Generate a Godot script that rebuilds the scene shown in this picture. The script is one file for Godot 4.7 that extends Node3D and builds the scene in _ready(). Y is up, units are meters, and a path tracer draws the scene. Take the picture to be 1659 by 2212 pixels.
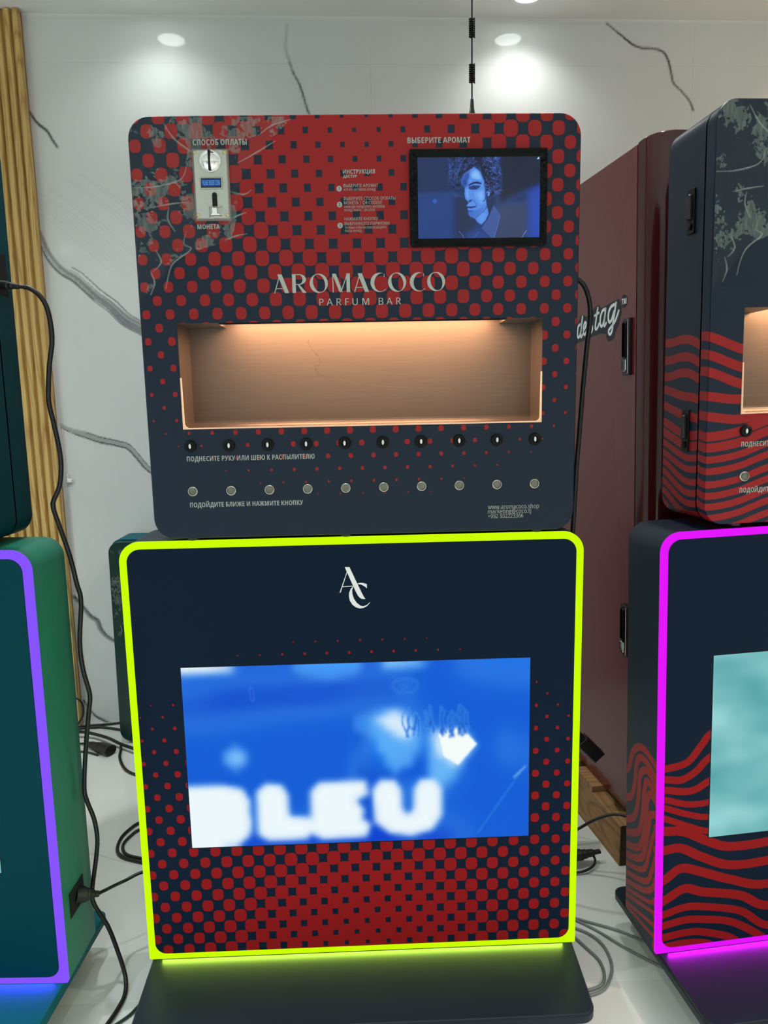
extends Node3D

# Perfume kiosks standing in a bright marble-clad showroom.
# World: y up, metres, floor at y = 0, the middle kiosk's front panel lies in the plane z = 0.

const HU := 0.694      # height of the upper kiosk box
const WU := 0.74       # its width
const HL := 0.8175     # height of the lower display box
const WL := 0.826      # its width
const BODY := 0.088    # underside of the lower display box above the floor
const ROOM_H := 2.383

var mats := {}
var fonts := {}
var lists := {}
var counts := {}

# ---------------------------------------------------------------- mesh building

class MB:
	var v := PackedVector3Array()
	var n := PackedVector3Array()
	var t := PackedVector2Array()
	var ix := PackedInt32Array()
	func vert(p: Vector3, nn: Vector3, uv := Vector2.ZERO) -> int:
		v.append(p); n.append(nn); t.append(uv)
		return v.size() - 1
	func tri(a: int, b: int, c: int) -> void:      # counter-clockwise from outside
		ix.append(a); ix.append(c); ix.append(b)
	func quad(a: Vector3, b: Vector3, c: Vector3, d: Vector3, ua := Vector2(0, 1), ub := Vector2(1, 1), uc := Vector2(1, 0), ud := Vector2(0, 0)) -> void:
		var nn := (b - a).cross(d - a).normalized()
		var i := vert(a, nn, ua); vert(b, nn, ub); vert(c, nn, uc); vert(d, nn, ud)
		tri(i, i + 1, i + 2); tri(i, i + 2, i + 3)
	func mesh() -> ArrayMesh:
		var m := ArrayMesh.new()
		var a := []
		a.resize(Mesh.ARRAY_MAX)
		a[Mesh.ARRAY_VERTEX] = v; a[Mesh.ARRAY_NORMAL] = n; a[Mesh.ARRAY_TEX_UV] = t; a[Mesh.ARRAY_INDEX] = ix
		m.add_surface_from_arrays(Mesh.PRIMITIVE_TRIANGLES, a)
		return m

func ccw(o: PackedVector2Array) -> PackedVector2Array:
	if Geometry2D.is_polygon_clockwise(o):
		o = o.duplicate(); o.reverse()
	return o

func signed_area(o: PackedVector2Array) -> float:
	var s := 0.0
	for i in o.size():
		var a := o[i]; var b := o[(i + 1) % o.size()]
		s += a.x * b.y - a.y * b.x
	return s * 0.5

func to_ccw(o: PackedVector2Array) -> PackedVector2Array:
	if signed_area(o) < 0.0:
		o = o.duplicate(); o.reverse()
	return o

func rrect(x0: float, y0: float, x1: float, y1: float, r: Array, seg := 7) -> PackedVector2Array:
	# radii: bottom left, bottom right, top right, top left
	var o := PackedVector2Array()
	var c := [Vector2(x0 + r[0], y0 + r[0]), Vector2(x1 - r[1], y0 + r[1]), Vector2(x1 - r[2], y1 - r[2]), Vector2(x0 + r[3], y1 - r[3])]
	for k in 4:
		var a0: float = PI + k * PI / 2
		if r[k] < 0.0005:
			o.append(c[k])
		else:
			for i in seg + 1:
				var a: float = a0 + PI / 2 * i / seg
				o.append(c[k] + Vector2(cos(a), sin(a)) * r[k])
	return o

func edge_normals(o: PackedVector2Array) -> Array:
	# per vertex: normal for the edge that arrives, for the edge that leaves, and the mitre
	var k := o.size()
	var e := []
	for i in k:
		var d := (o[(i + 1) % k] - o[i]).normalized()
		e.append(Vector2(d.y, -d.x))
	var out := []
	for i in k:
		var a: Vector2 = e[(i + k - 1) % k]; var b: Vector2 = e[i]
		var m := (a + b).normalized()
		var s := 1.0 / maxf(0.35, m.dot(b))
		if a.dot(b) > 0.8:
			out.append([m, m, m * s])
		else:
			out.append([a, b, m * s])
	return out

# extrudes an outline along z; uvr maps x,y to the texture; hole leaves an opening in the front
func extrude(b: MB, outline: PackedVector2Array, z0: float, z1: float, bev := 0.0, uvr := Rect2(0, 0, 1, 1), hole := Rect2(), front := true, back := true, bevb := -1.0) -> void:
	var o := to_ccw(outline)
	var k := o.size()
	var en := edge_normals(o)
	if bevb < 0.0: bevb = bev
	var rows := [[z0, bevb, -1.0], [z0 + bevb, 0.0, 0.0], [z1 - bev, 0.0, 0.0], [z1, bev, 1.0]]
	if bev <= 0.0 and bevb <= 0.0:
		rows = [[z0, 0.0, 0.0], [z1, 0.0, 0.0]]
	for r in rows.size() - 1:
		var A: Array = rows[r]; var B: Array = rows[r + 1]
		if absf(A[0] - B[0]) < 1e-7 and A[1] == B[1]: continue
		for i in k:
			var j := (i + 1) % k
			var ni: Vector2 = en[i][1]; var nj: Vector2 = en[j][0]
			var pi: Vector2 = o[i]; var pj: Vector2 = o[j]
			var q := []
			for w in [[pi, en[i][2], ni, A], [pj, en[j][2], nj, A], [pj, en[j][2], nj, B], [pi, en[i][2], ni, B]]:
				var p2: Vector2 = w[0] - w[1] * w[3][1]
				var nv := Vector3(w[2].x, w[2].y, w[3][2]).normalized()
				q.append(b.vert(Vector3(p2.x, p2.y, w[3][0]), nv, on_sheet(uvr, p2.x + w[2].x * (z1 - w[3][0]), p2.y)))
			b.tri(q[0], q[1], q[2]); b.tri(q[0], q[2], q[3])
	for side in 2:
		if side == 0 and not front or side == 1 and not back: continue
		var inset := bev if side == 0 else bevb
		var c := PackedVector2Array()
		for i in k: c.append(o[i] - en[i][2] * inset)
		var polys: Array = [c]
		if side == 0 and hole.size.x > 0.0:
			polys = []
			var h0 := hole.position; var h1 := hole.end
			for rc in [Rect2(-9, h1.y, 18, 9), Rect2(-9, -9, 18, 9 + h0.y), Rect2(-9, h0.y, 9 + h0.x, hole.size.y), Rect2(h1.x, h0.y, 9, hole.size.y)]:
				var rp := PackedVector2Array([rc.position, Vector2(rc.end.x, rc.position.y), rc.end, Vector2(rc.position.x, rc.end.y)])
				polys.append_array(Geometry2D.intersect_polygons(c, rp))
		for pl in polys:
			cap(b, pl, z1 if side == 0 else z0, side == 0, uvr)

func on_sheet(r: Rect2, x: float, y: float) -> Vector2:
	return Vector2((x - r.position.x) / r.size.x, 1.0 - (y - r.position.y) / r.size.y)

func cap(b: MB, pl: PackedVector2Array, z: float, up: bool, uvr: Rect2) -> void:
	var p := to_ccw(pl)
	var tr := Geometry2D.triangulate_polygon(p)
	var base := b.v.size()
	for q in p:
		b.vert(Vector3(q.x, q.y, z), Vector3(0, 0, 1 if up else -1), on_sheet(uvr, q.x, q.y))
	for i in range(0, tr.size(), 3):
		var x := tr[i]; var y := tr[i + 1]; var w := tr[i + 2]
		var ar := (p[y] - p[x]).cross(p[w] - p[x])
		if (ar > 0) != up:
			var s := y; y = w; w = s
		b.tri(base + x, base + y, base + w)

func box(b: MB, c: Vector3, s: Vector3, bev := 0.0, uvr := Rect2(0, 0, 1, 1)) -> void:
	extrude(b, rrect(c.x - s.x / 2, c.y - s.y / 2, c.x + s.x / 2, c.y + s.y / 2, [0, 0, 0, 0]), c.z - s.z / 2, c.z + s.z / 2, bev, uvr)

func box_mesh(s: Vector3, bev := 0.0) -> ArrayMesh:
	var b := MB.new(); box(b, Vector3.ZERO, s, bev)
	return b.mesh()

# box whose bevelled outline lies in the ground plane
func slab(b: MB, outline_xz: PackedVector2Array, y0: float, y1: float, bev: float) -> void:
	var m := MB.new()
	var o := PackedVector2Array()
	for p in outline_xz: o.append(Vector2(p.x, -p.y))
	extrude(m, o, y0, y1, bev)
	append(b, m, Transform3D(Basis(Vector3(1, 0, 0), Vector3(0, 0, -1), Vector3(0, 1, 0)), Vector3.ZERO))

func append(b: MB, m: MB, x: Transform3D) -> void:
	var base := b.v.size()
	var flip := x.basis.determinant() < 0
	for i in m.v.size():
		b.vert(x * m.v[i], (x.basis * m.n[i]).normalized(), m.t[i])
	for i in range(0, m.ix.size(), 3):
		if flip:
			b.ix.append(base + m.ix[i]); b.ix.append(base + m.ix[i + 2]); b.ix.append(base + m.ix[i + 1])
		else:
			b.ix.append(base + m.ix[i]); b.ix.append(base + m.ix[i + 1]); b.ix.append(base + m.ix[i + 2])

# profile of [radius, z] pairs turned round the z axis
func lathe(b: MB, prof: Array, seg := 28, sx := 1.0, sy := 1.0, at := Vector3.ZERO) -> void:
	for i in prof.size() - 1:
		var r0: float = prof[i][0]; var r1: float = prof[i + 1][0]
		var z0: float = prof[i][1]; var z1: float = prof[i + 1][1]
		var d := Vector2(r1 - r0, z1 - z0)
		if d.length() < 1e-7: continue
		var nn := Vector2(d.y, -d.x).normalized()
		for k in seg:
			var a := TAU * k / seg; var c := TAU * (k + 1) / seg
			var q := []
			for w in [[a, r0, z0], [c, r0, z0], [c, r1, z1], [a, r1, z1]]:
				var dir := Vector3(cos(w[0]) * sx, sin(w[0]) * sy, 0)
				q.append(b.vert(at + dir * w[1] + Vector3(0, 0, w[2]), Vector3(cos(w[0]) * nn.x, sin(w[0]) * nn.x, nn.y), Vector2(float(k) / seg, float(i) / prof.size())))
			b.tri(q[0], q[1], q[2]); b.tri(q[0], q[2], q[3])

func spline(p: Array, step: float) -> PackedVector3Array:
	var out := PackedVector3Array()
	for i in p.size() - 1:
		var a: Vector3 = p[maxi(i - 1, 0)]; var b: Vector3 = p[i]; var c: Vector3 = p[i + 1]; var d: Vector3 = p[mini(i + 2, p.size() - 1)]
		var m := maxi(1, int(ceil(b.distance_to(c) / step)))
		for j in m:
			out.append(b.cubic_interpolate(c, a, d, float(j) / m))
	out.append(p[p.size() - 1])
	return out

func tube(b: MB, path: PackedVector3Array, r: float, seg := 9, flat := 1.0) -> void:
	var up := Vector3(0, 1, 0)
	var rings := []
	for i in path.size():
		var d := (path[mini(i + 1, path.size() - 1)] - path[maxi(i - 1, 0)]).normalized()
		var x := up.cross(d)
		if x.length() < 0.1: x = Vector3(1, 0, 0).cross(d)
		x = x.normalized()
		var y := d.cross(x).normalized()
		up = y
		var ring := []
		for k in seg:
			var a := TAU * k / seg
			var nn := (x * cos(a) + y * sin(a)).normalized()
			ring.append(b.vert(path[i] + (x * cos(a) + y * sin(a) * flat) * r, nn, Vector2(float(k) / seg, float(i))))
		rings.append(ring)
	for i in rings.size() - 1:
		for k in seg:
			var j := (k + 1) % seg
			b.tri(rings[i][k], rings[i][j], rings[i + 1][j]); b.tri(rings[i][k], rings[i + 1][j], rings[i + 1][k])
	for e in 2:
		var i: int = 0 if e == 0 else rings.size() - 1
		var d := (path[1] - path[0]).normalized() * -1.0 if e == 0 else (path[i] - path[i - 1]).normalized()
		var c := b.vert(path[i] + d * r * 0.4, d)
		var rr := []
		for k in seg: rr.append(b.vert(b.v[rings[i][k]], d))
		for k in seg:
			var j := (k + 1) % seg
			if e == 0: b.tri(c, rr[j], rr[k])
			else: b.tri(c, rr[k], rr[j])

# flat brush stroke with round ends, facing +z
func ribbon(b: MB, path: PackedVector3Array, r: float) -> void:
	var last := path.size() - 1
	var pairs := []
	for i in path.size():
		var d := (path[mini(i + 1, last)] - path[maxi(i - 1, 0)]).normalized()
		var s := Vector3(-d.y, d.x, 0) * r
		pairs.append([b.vert(path[i] + s, Vector3(0, 0, 1)), b.vert(path[i] - s, Vector3(0, 0, 1))])
	for i in last:
		b.tri(pairs[i][1], pairs[i + 1][1], pairs[i + 1][0]); b.tri(pairs[i][1], pairs[i + 1][0], pairs[i][0])
	for e in [0, last]:
		var c := b.vert(path[e], Vector3(0, 0, 1))
		for k in 14:
			b.vert(path[e] + Vector3(cos(TAU * k / 14), sin(TAU * k / 14), 0) * r, Vector3(0, 0, 1))
		for k in 14: b.tri(c, c + 1 + k, c + 1 + (k + 1) % 14)

# ---------------------------------------------------------------- nodes

func part(parent: Node, called: String, m: Mesh, mat: Material, at := Vector3.ZERO) -> MeshInstance3D:
	var o := MeshInstance3D.new()
	o.name = called; o.mesh = m; o.material_override = mat; o.position = at
	o.cast_shadow = GeometryInstance3D.SHADOW_CASTING_SETTING_ON
	parent.add_child(o, true)
	return o

func numbered(called: String) -> String:
	counts[called] = counts.get(called, 0) + 1
	return called if counts[called] == 1 else "%s_%03d" % [called, counts[called] - 1]

func tag(o: Node, label: String, category: String, group := "") -> void:
	o.set_meta("label", label); o.set_meta("category", category)
	if group: o.set_meta("group", group)

func thing(called: String, label: String, category: String, at := Vector3.ZERO, basis := Basis(), group := "") -> Node3D:
	var o := Node3D.new()
	o.name = numbered(called); o.transform = Transform3D(basis, at)
	add_child(o)
	tag(o, label, category, group)
	return o

func structure(called: String, m: Mesh, mat: Material, at := Vector3.ZERO) -> MeshInstance3D:
	var o := part(self, called, m, mat, at)
	o.set_meta("kind", "structure")
	return o

func lean(yaw: float, roll: float) -> Basis:
	var f0 := Vector3(cos(yaw), 0, -sin(yaw)); var bk := Vector3(-sin(yaw), 0, -cos(yaw)); var u0 := Vector3.UP
	var f := f0 * cos(roll) + u0 * sin(roll)
	return Basis(f, u0 * cos(roll) - f0 * sin(roll), -bk)

func area_light(parent: Node, called: String, at: Vector3, basis: Basis, size: Vector2, color: Color, energy: float) -> void:
	var l := AreaLight3D.new()
	l.name = called; l.transform = Transform3D(basis, at)
	l.area_size = size; l.light_color = color; l.light_energy = energy
	l.area_range = 12.0; l.shadow_enabled = true
	parent.add_child(l, true)

# ---------------------------------------------------------------- materials

func lin(r: float, g: float, b: float) -> Color:
	return Color(r, g, b).linear_to_srgb()

func paint(key: String, c: Color, rough := 0.5, metal := 0.0, spec := 0.5) -> StandardMaterial3D:
	var m := StandardMaterial3D.new()
	m.resource_name = key; m.albedo_color = c; m.roughness = rough; m.metallic = metal; m.metallic_specular = spec
	mats[key] = m
	return m

func glow(key: String, c: Color, energy: float, base := Color(0.01, 0.01, 0.01)) -> StandardMaterial3D:
	var m := paint(key, base, 0.5)
	m.emission_enabled = true; m.emission = c; m.emission_energy_multiplier = energy
	m.metallic_specular = 0.12
	return m

func tex(im: Image) -> ImageTexture:
	return ImageTexture.create_from_image(im)

# ---------------------------------------------------------------- painting textures

func disc(im: Image, x: float, y: float, r: float, c: Color) -> void:
	var yy := int(floor(y - r))
	while yy <= y + r:
		var d := yy + 0.5 - y
		var w := r * r - d * d
		if w > 0.0:
			var h := sqrt(w)
			var a := int(round(x - h)); var b := int(round(x + h))
			if b > a: im.fill_rect(Rect2i(a, yy, b - a, 1), c)
		yy += 1

func fill_poly(im: Image, pts: Array, c: Color) -> void:
	var y0 := 1e9; var y1 := -1e9
	for p in pts:
		y0 = minf(y0, p.y); y1 = maxf(y1, p.y)
	for yy in range(maxi(0, int(y0)), mini(im.get_height() - 1, int(y1)) + 1):
		var xs := []
		var s := yy + 0.5
		for i in pts.size():
			var a: Vector2 = pts[i]; var b: Vector2 = pts[(i + 1) % pts.size()]
			if (a.y <= s) != (b.y <= s):
				xs.append(a.x + (s - a.y) / (b.y - a.y) * (b.x - a.x))
		xs.sort()
		for i in range(0, xs.size() - 1, 2):
			var l := int(round(xs[i])); var r := int(round(xs[i + 1]))
			if r > l: im.fill_rect(Rect2i(l, yy, r - l, 1), c)

func stroke(im: Image, pts: Array, widths: Array, c: Color, jitter := 0.0, rng: RandomNumberGenerator = null) -> void:
	# pts in pixels; widths are half-widths, spread evenly over the points
	var p3 := []
	for p in pts: p3.append(Vector3(p.x, p.y, 0))
	var path := spline(p3, 1.5)
	for i in path.size():
		var f := float(i) / maxi(1, path.size() - 1) * (widths.size() - 1)
		var k := mini(int(f), widths.size() - 2) if widths.size() > 1 else 0
		var w: float = widths[0] if widths.size() == 1 else lerpf(widths[k], widths[k + 1], f - k)
		var off := Vector2.ZERO
		if jitter > 0.0: off = Vector2(rng.randf_range(-1, 1), rng.randf_range(-1, 1)) * jitter
		disc(im, path[i].x + off.x, path[i].y + off.y, w, c)

func soften(im: Image, k: int) -> Image:
	var o: Image = im.duplicate()
	o.resize(maxi(2, im.get_width() / k), maxi(2, im.get_height() / k), Image.INTERPOLATE_BILINEAR if k < 3 else Image.INTERPOLATE_LANCZOS)
	o.resize(im.get_width(), im.get_height(), Image.INTERPOLATE_CUBIC)
	return o

func lay(base: Image, over: Image) -> void:
	base.blend_rect(over, Rect2i(Vector2i.ZERO, over.get_size()), Vector2i.ZERO)

func vec(a: Array, s := Vector2.ONE, o := Vector2.ZERO) -> Array:
	var out := []
	for i in range(0, a.size(), 2): out.append(Vector2(a[i], a[i + 1]) * s + o)
	return out

# smooth defocus: halve a few times, then double back up
func blur(im: Image, levels: int) -> Image:
	var o: Image = im.duplicate()
	var sizes := []
	for i in levels:
		sizes.append(o.get_size())
		o.resize(maxi(2, o.get_width() / 2), maxi(2, o.get_height() / 2), Image.INTERPOLATE_BILINEAR)
	for i in range(levels - 1, -1, -1):
		o.resize(sizes[i].x, sizes[i].y, Image.INTERPOLATE_BILINEAR)
	return o

# halftone print of red rounded dots: size falls off from a bright centre
func halftone(w: float, h: float, px: int, navy: Color, red: Color, hx: float, hy: float, org: Vector2, ctr: Vector2, peak: float, fall: Vector2) -> Image:
	var s := px / w
	var im := Image.create(px, int(h * s), false, Image.FORMAT_RGB8)
	im.fill(navy)
	for j in range(-40, 41):
		for i in range(-45, 46):
			if (i + j) % 2 != 0: continue
			var p := org + Vector2(i * hx, j * hy)
			if p.x < -0.03 or p.x > w + 0.03 or p.y < -0.03 or p.y > h + 0.03: continue
			var t := peak - ((p - ctr) * fall).length()
			if t < 0.35: t = 0.35 - (0.35 - t) * 1.62
			if t < 0.055: continue
			var rx := t * hx * s; var ry := t * hy * s
			var n := 2.6 if t < 0.5 else 3.2
			var cx := p.x * s; var cy := (h - p.y) * s
			for yy in range(int(floor(cy - ry)), int(ceil(cy + ry)) + 1):
				var d := absf(yy + 0.5 - cy) / ry
				if d >= 1.0: continue
				var half := rx * pow(1.0 - pow(d, n), 1.0 / n)
				var a := int(round(cx - half)); var b := int(round(cx + half))
				if b > a: im.fill_rect(Rect2i(a, yy, b - a, 1), red)
	return im

func noise(seed_: int, freq: float, octaves := 3) -> FastNoiseLite:
	var f := FastNoiseLite.new()
	f.seed = seed_; f.frequency = freq; f.noise_type = FastNoiseLite.TYPE_SIMPLEX_SMOOTH
	f.fractal_octaves = octaves
	return f

func cloudy(w: int, h: int, a: Color, b: Color, f: FastNoiseLite, sx := 1.0, sy := 1.0) -> Image:
	var im := Image.create(w, h, false, Image.FORMAT_RGB8)
	for y in h:
		for x in w:
			im.set_pixel(x, y, a.lerp(b, clampf(f.get_noise_2d(x * sx, y * sy) * 0.9 + 0.5, 0, 1)))
	return im

func normal_noise(f: FastNoiseLite, size: int, strength: float) -> NoiseTexture2D:
	var t := NoiseTexture2D.new()
	t.width = size; t.height = size; t.seamless = true; t.noise = f
	t.as_normal_map = true; t.bump_strength = strength
	return t

# ---------------------------------------------------------------- scene

func _ready() -> void:
	setup_view()
	make_materials()
	room()
	wood_panel()
	lower_cabinets()
	upper_kiosks()
	red_cabinet()
	pallet()
	cables()

func setup_view() -> void:
	var cam := Camera3D.new()
	cam.name = "camera"
	cam.transform = Transform3D(Basis(Vector3(0.99932, -0.01968, 0.03128), Vector3(0.02413, 0.9885, -0.14927), Vector3(-0.02798, 0.14993, 0.9883)).orthonormalized(), Vector3(-0.0026, 1.1373, 1.2431))
	cam.fov = 71.37; cam.near = 0.03; cam.far = 60.0
	add_child(cam); cam.current = true
	var e := Environment.new()
	e.background_mode = Environment.BG_COLOR; e.background_color = Color(0.02, 0.02, 0.02)
	e.tonemap_mode = Environment.TONE_MAPPER_LINEAR; e.tonemap_exposure = 1.0
	e.sdfgi_enabled = true; e.ssao_enabled = true; e.ssil_enabled = true
	var we := WorldEnvironment.new(); we.name = "environment"; we.environment = e
	add_child(we)

const LAMP_GAIN := 0.70
# x, z, energy, warmth
const LAMPS := [
	[-0.613, -1.113, 0.14, 0.0], [0.545, -1.165, 0.24, 0.1], [1.75, -1.10, 1.0, 1.0], [-1.85, -1.06, 0.3, 0.0],
	[-2.107, 0.5, 4.6, 0.0], [-2.107, 2.248, 4.6, 0.0], [-2.06, 3.115, 4.6, 0.0],
	[2.1, 0.55, 4.0, 0.35], [2.1, 2.25, 4.6, 0.2], [0.92, 3.5, 4.6, 0.1], [-0.6, 3.9, 4.6, 0.0], [2.1, 3.9, 4.6, 0.2], [-0.2, 2.3, 2.4, 0.0],
	[-0.60, -0.25, 1.7, 0.0], [0.50, -0.25, 1.3, 0.1],  # unseen fill lights, added to brighten the gap floors and cabinet tops
]

func make_materials() -> void:
	var navy := lin(0.0065, 0.0155, 0.0350)
	var red := lin(0.30, 0.012, 0.014)
	paint("navy", navy, 0.42, 0.0, 0.3)
	paint("navy_edge", lin(0.008, 0.014, 0.022), 0.35, 0.0, 0.35)
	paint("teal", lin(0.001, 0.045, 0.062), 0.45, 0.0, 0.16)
	paint("teal_side_lit", lin(0.016, 0.20, 0.135), 0.42, 0.0, 0.4)  # same teal, with lime and room light put into the colour
	paint("teal_lit", lin(0.006, 0.11, 0.14), 0.5, 0.0, 0.18)  # same teal again, lightened as if under strong light
	paint("dark_green", lin(0.006, 0.035, 0.03), 0.3)
	paint("black", lin(0.003, 0.003, 0.004), 0.4, 0.0, 0.3)
	paint("rubber", lin(0.006, 0.006, 0.007), 0.45)
	paint("gap", lin(0.002, 0.002, 0.002), 0.9)
	paint("white_print", lin(0.42, 0.46, 0.42), 0.6)
	paint("grey_print", lin(0.36, 0.39, 0.37), 0.6)
	paint("white_plastic", lin(0.85, 0.87, 0.9), 0.35)
	paint("chrome", lin(0.86, 0.87, 0.88), 0.06, 1.0)
	paint("steel", lin(0.46, 0.45, 0.40), 0.22, 1.0)
	paint("steel_cap", lin(0.17, 0.17, 0.15), 0.3, 1.0)
	paint("screw", lin(0.6, 0.52, 0.3), 0.25, 1.0)
	paint("base_navy", lin(0.010, 0.016, 0.026), 0.38, 0.0, 0.35)
	var cr := paint("cabinet_red", lin(0.125, 0.011, 0.014), 0.24, 0.0, 0.5)
	cr.clearcoat_enabled = true; cr.clearcoat = 0.3; cr.clearcoat_roughness = 0.16
	paint("door_red", lin(0.048, 0.005, 0.008), 0.14, 0.0, 0.5)
	paint("glass_black", lin(0.01, 0.012, 0.013), 0.05)
	paint("foot", lin(0.02, 0.06, 0.2), 0.4)
	paint("cord_and_shadow_grey", lin(0.16, 0.18, 0.18), 0.5)  # shadow tone for the modelled cable shadows, shared by a thin cable
	var cast := paint("cast_silver", lin(0.60, 0.64, 0.60), 0.42, 0.75)
	cast.normal_enabled = true; cast.normal_texture = normal_noise(noise(5, 0.16, 2), 128, 6.0); cast.normal_scale = 0.8
	cast.uv1_triplanar = true; cast.uv1_scale = Vector3(40, 40, 40)
	# lime, magenta and violet LED edge strips
	glow("lime", lin(0.60, 1.0, 0.0), 1.0)
	glow("magenta", lin(0.78, 0.006, 1.0), 1.0)
	glow("violet", lin(0.24, 0.085, 1.0), 1.0)
	glow("niche_led", Color(1.0, 0.80, 0.62), 2.5)
	glow("niche_edge", lin(0.80, 0.42, 0.26), 0.5, lin(0.5, 0.4, 0.3))
	glow("lamp_disc", Color(0.98, 1.0, 0.99), 9.0)
	glow("lamp_disc_warm", Color(1.0, 0.85, 0.65), 9.0)
	paint("lamp_ring", Color(0.93, 0.93, 0.92), 0.3)
	# brushed bronze back of the dispensing niche
	var br := paint("brushed", lin(0.19, 0.15, 0.126), 0.40, 0.45)
	var bi := Image.create(512, 256, false, Image.FORMAT_RGB8)
	var bn := noise(11, 0.03, 3)
	for y in 256:
		for x in 512:
			var g := 0.86 + bn.get_noise_2d(x * 0.25, y * 7.0) * 0.03
			bi.set_pixel(x, y, Color(g, g, g))
	var sc := Color(0.97, 0.95, 0.92)
	stroke(bi, vec([220, 158, 260, 172, 310, 180, 390, 186]), [0.7], sc)
	stroke(bi, vec([150, 196, 180, 199, 215, 196]), [0.6], sc)
	stroke(bi, vec([176, 60, 180, 80, 190, 100, 193, 118, 185, 126, 190, 142, 198, 148, 186, 146]), [0.55], Color(0.66, 0.62, 0.6))
	stroke(bi, vec([300, 120, 350, 112, 372, 104]), [0.6], sc)
	br.albedo_texture = tex(bi)
	# red and navy prints
	var du := paint("dots_upper", Color.WHITE, 0.45, 0.0, 0.36)
	du.albedo_texture = tex(halftone(WU, HU, 2048, navy, red, 0.01976, 0.0221, Vector2(-0.3395 + 0.37, 0.405), Vector2(0.376, 0.694), 0.88, Vector2(1.13, 1.13)))
	var dl := paint("dots_lower", Color.WHITE, 0.5, 0.0, 0.14)
	dl.albedo_texture = tex(halftone(WL, HL, 2048, navy, red, 0.02018, 0.0225, Vector2(-0.3988 + 0.0232 + 0.413, 0.155), Vector2(0.416, -0.023), 0.86, Vector2(1.07, 1.035)))
	var wu := paint("waves_upper", Color.WHITE, 0.4, 0.0, 0.35)
	wu.albedo_texture = tex(waves_upper(navy, red))
	var wl := paint("waves_lower", Color.WHITE, 0.5, 0.0, 0.16)
	wl.albedo_texture = tex(waves_lower(navy, red))
	paint("waves_lower_side", Color.WHITE, 0.42, 0.0, 0.45).albedo_texture = wl.albedo_texture
	screen_material("portrait", portrait(), 1.0, 0.4)
	screen_material("blue_advert", blue_advert(), 1.0)
	var cy := cloudy(96, 96, Color(0.36, 0.66, 0.68), Color(0.60, 0.84, 0.84), noise(3, 0.022, 3))
	cy.resize(384, 384, Image.INTERPOLATE_CUBIC)
	screen_material("cyan_advert", cy, 0.95)
	glow("lcd", lin(0.012, 0.05, 0.22), 1.0)
	glow("lcd_text", lin(0.16, 0.38, 0.75), 1.0)
	film_material("film_left", 21)
	film_material("film_right", 37)
	marble_materials()
	wood_materials()

func screen_material(key: String, im: Image, energy: float, spec := 0.15) -> void:
	var m := paint(key, Color(0.01, 0.01, 0.012), 0.12, 0.0, spec)
	m.emission_enabled = true; m.emission_operator = BaseMaterial3D.EMISSION_OP_MULTIPLY
	m.emission = Color.WHITE; m.emission_energy_multiplier = energy; m.emission_texture = tex(im)

# wavy stripes: one developed sheet that runs over the left side (u < 0) and the front
const WAVE_U := Rect2(-0.16, 0, 0.90, 0.694)
func waves_upper(navy: Color, red: Color) -> Image:
	var s := 1500.0
	var im := Image.create(int(WAVE_U.size.x * s), int(WAVE_U.size.y * s), false, Image.FORMAT_RGB8)
	im.fill(navy)
	var lft := [.339, .306, .273, .243, .216, .189, .169, .152, .134, .116, .098, .080, .062, .045, .026, .008]
	var frt := [.320, .290, .262, .222, .188, .154, .135, .114, .094, .071, .051, .032, .012, -.01, -.03, -.05]
	for k in lft.size():
		var l: float = lft[k]; var f: float = frt[k]
		var mid := (l + f) / 2.0 + (-0.007 if k < 3 else 0.004 if k < 9 else 0.008)
		var n := f - 0.02 if k < 3 else f - 0.006 if k < 5 else f + 0.007
		var o := f - 0.032 if k < 3 else f + 0.004 if k < 5 else f + 0.026
		var pts := [Vector2(-.17, l + .002), Vector2(-.150, l), Vector2(-.085, mid), Vector2(-.03, lerpf(mid, f, .75) + (0.004 if k < 3 else 0.0)), Vector2(.005, f), Vector2(.058, n), Vector2(.115, o), Vector2(.22, o + .03), Vector2(.34, o + .012), Vector2(.48, o - .02), Vector2(.62, o + .02), Vector2(.76, o + .03)]
		var q := []
		for p in pts: q.append(Vector2((p.x - WAVE_U.position.x) * s, (WAVE_U.size.y - p.y) * s))
		stroke(im, q, [(0.0078 if k < 7 else 0.0060) * s, (0.0082 if k < 7 else 0.0064) * s], red)
	return im

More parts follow.
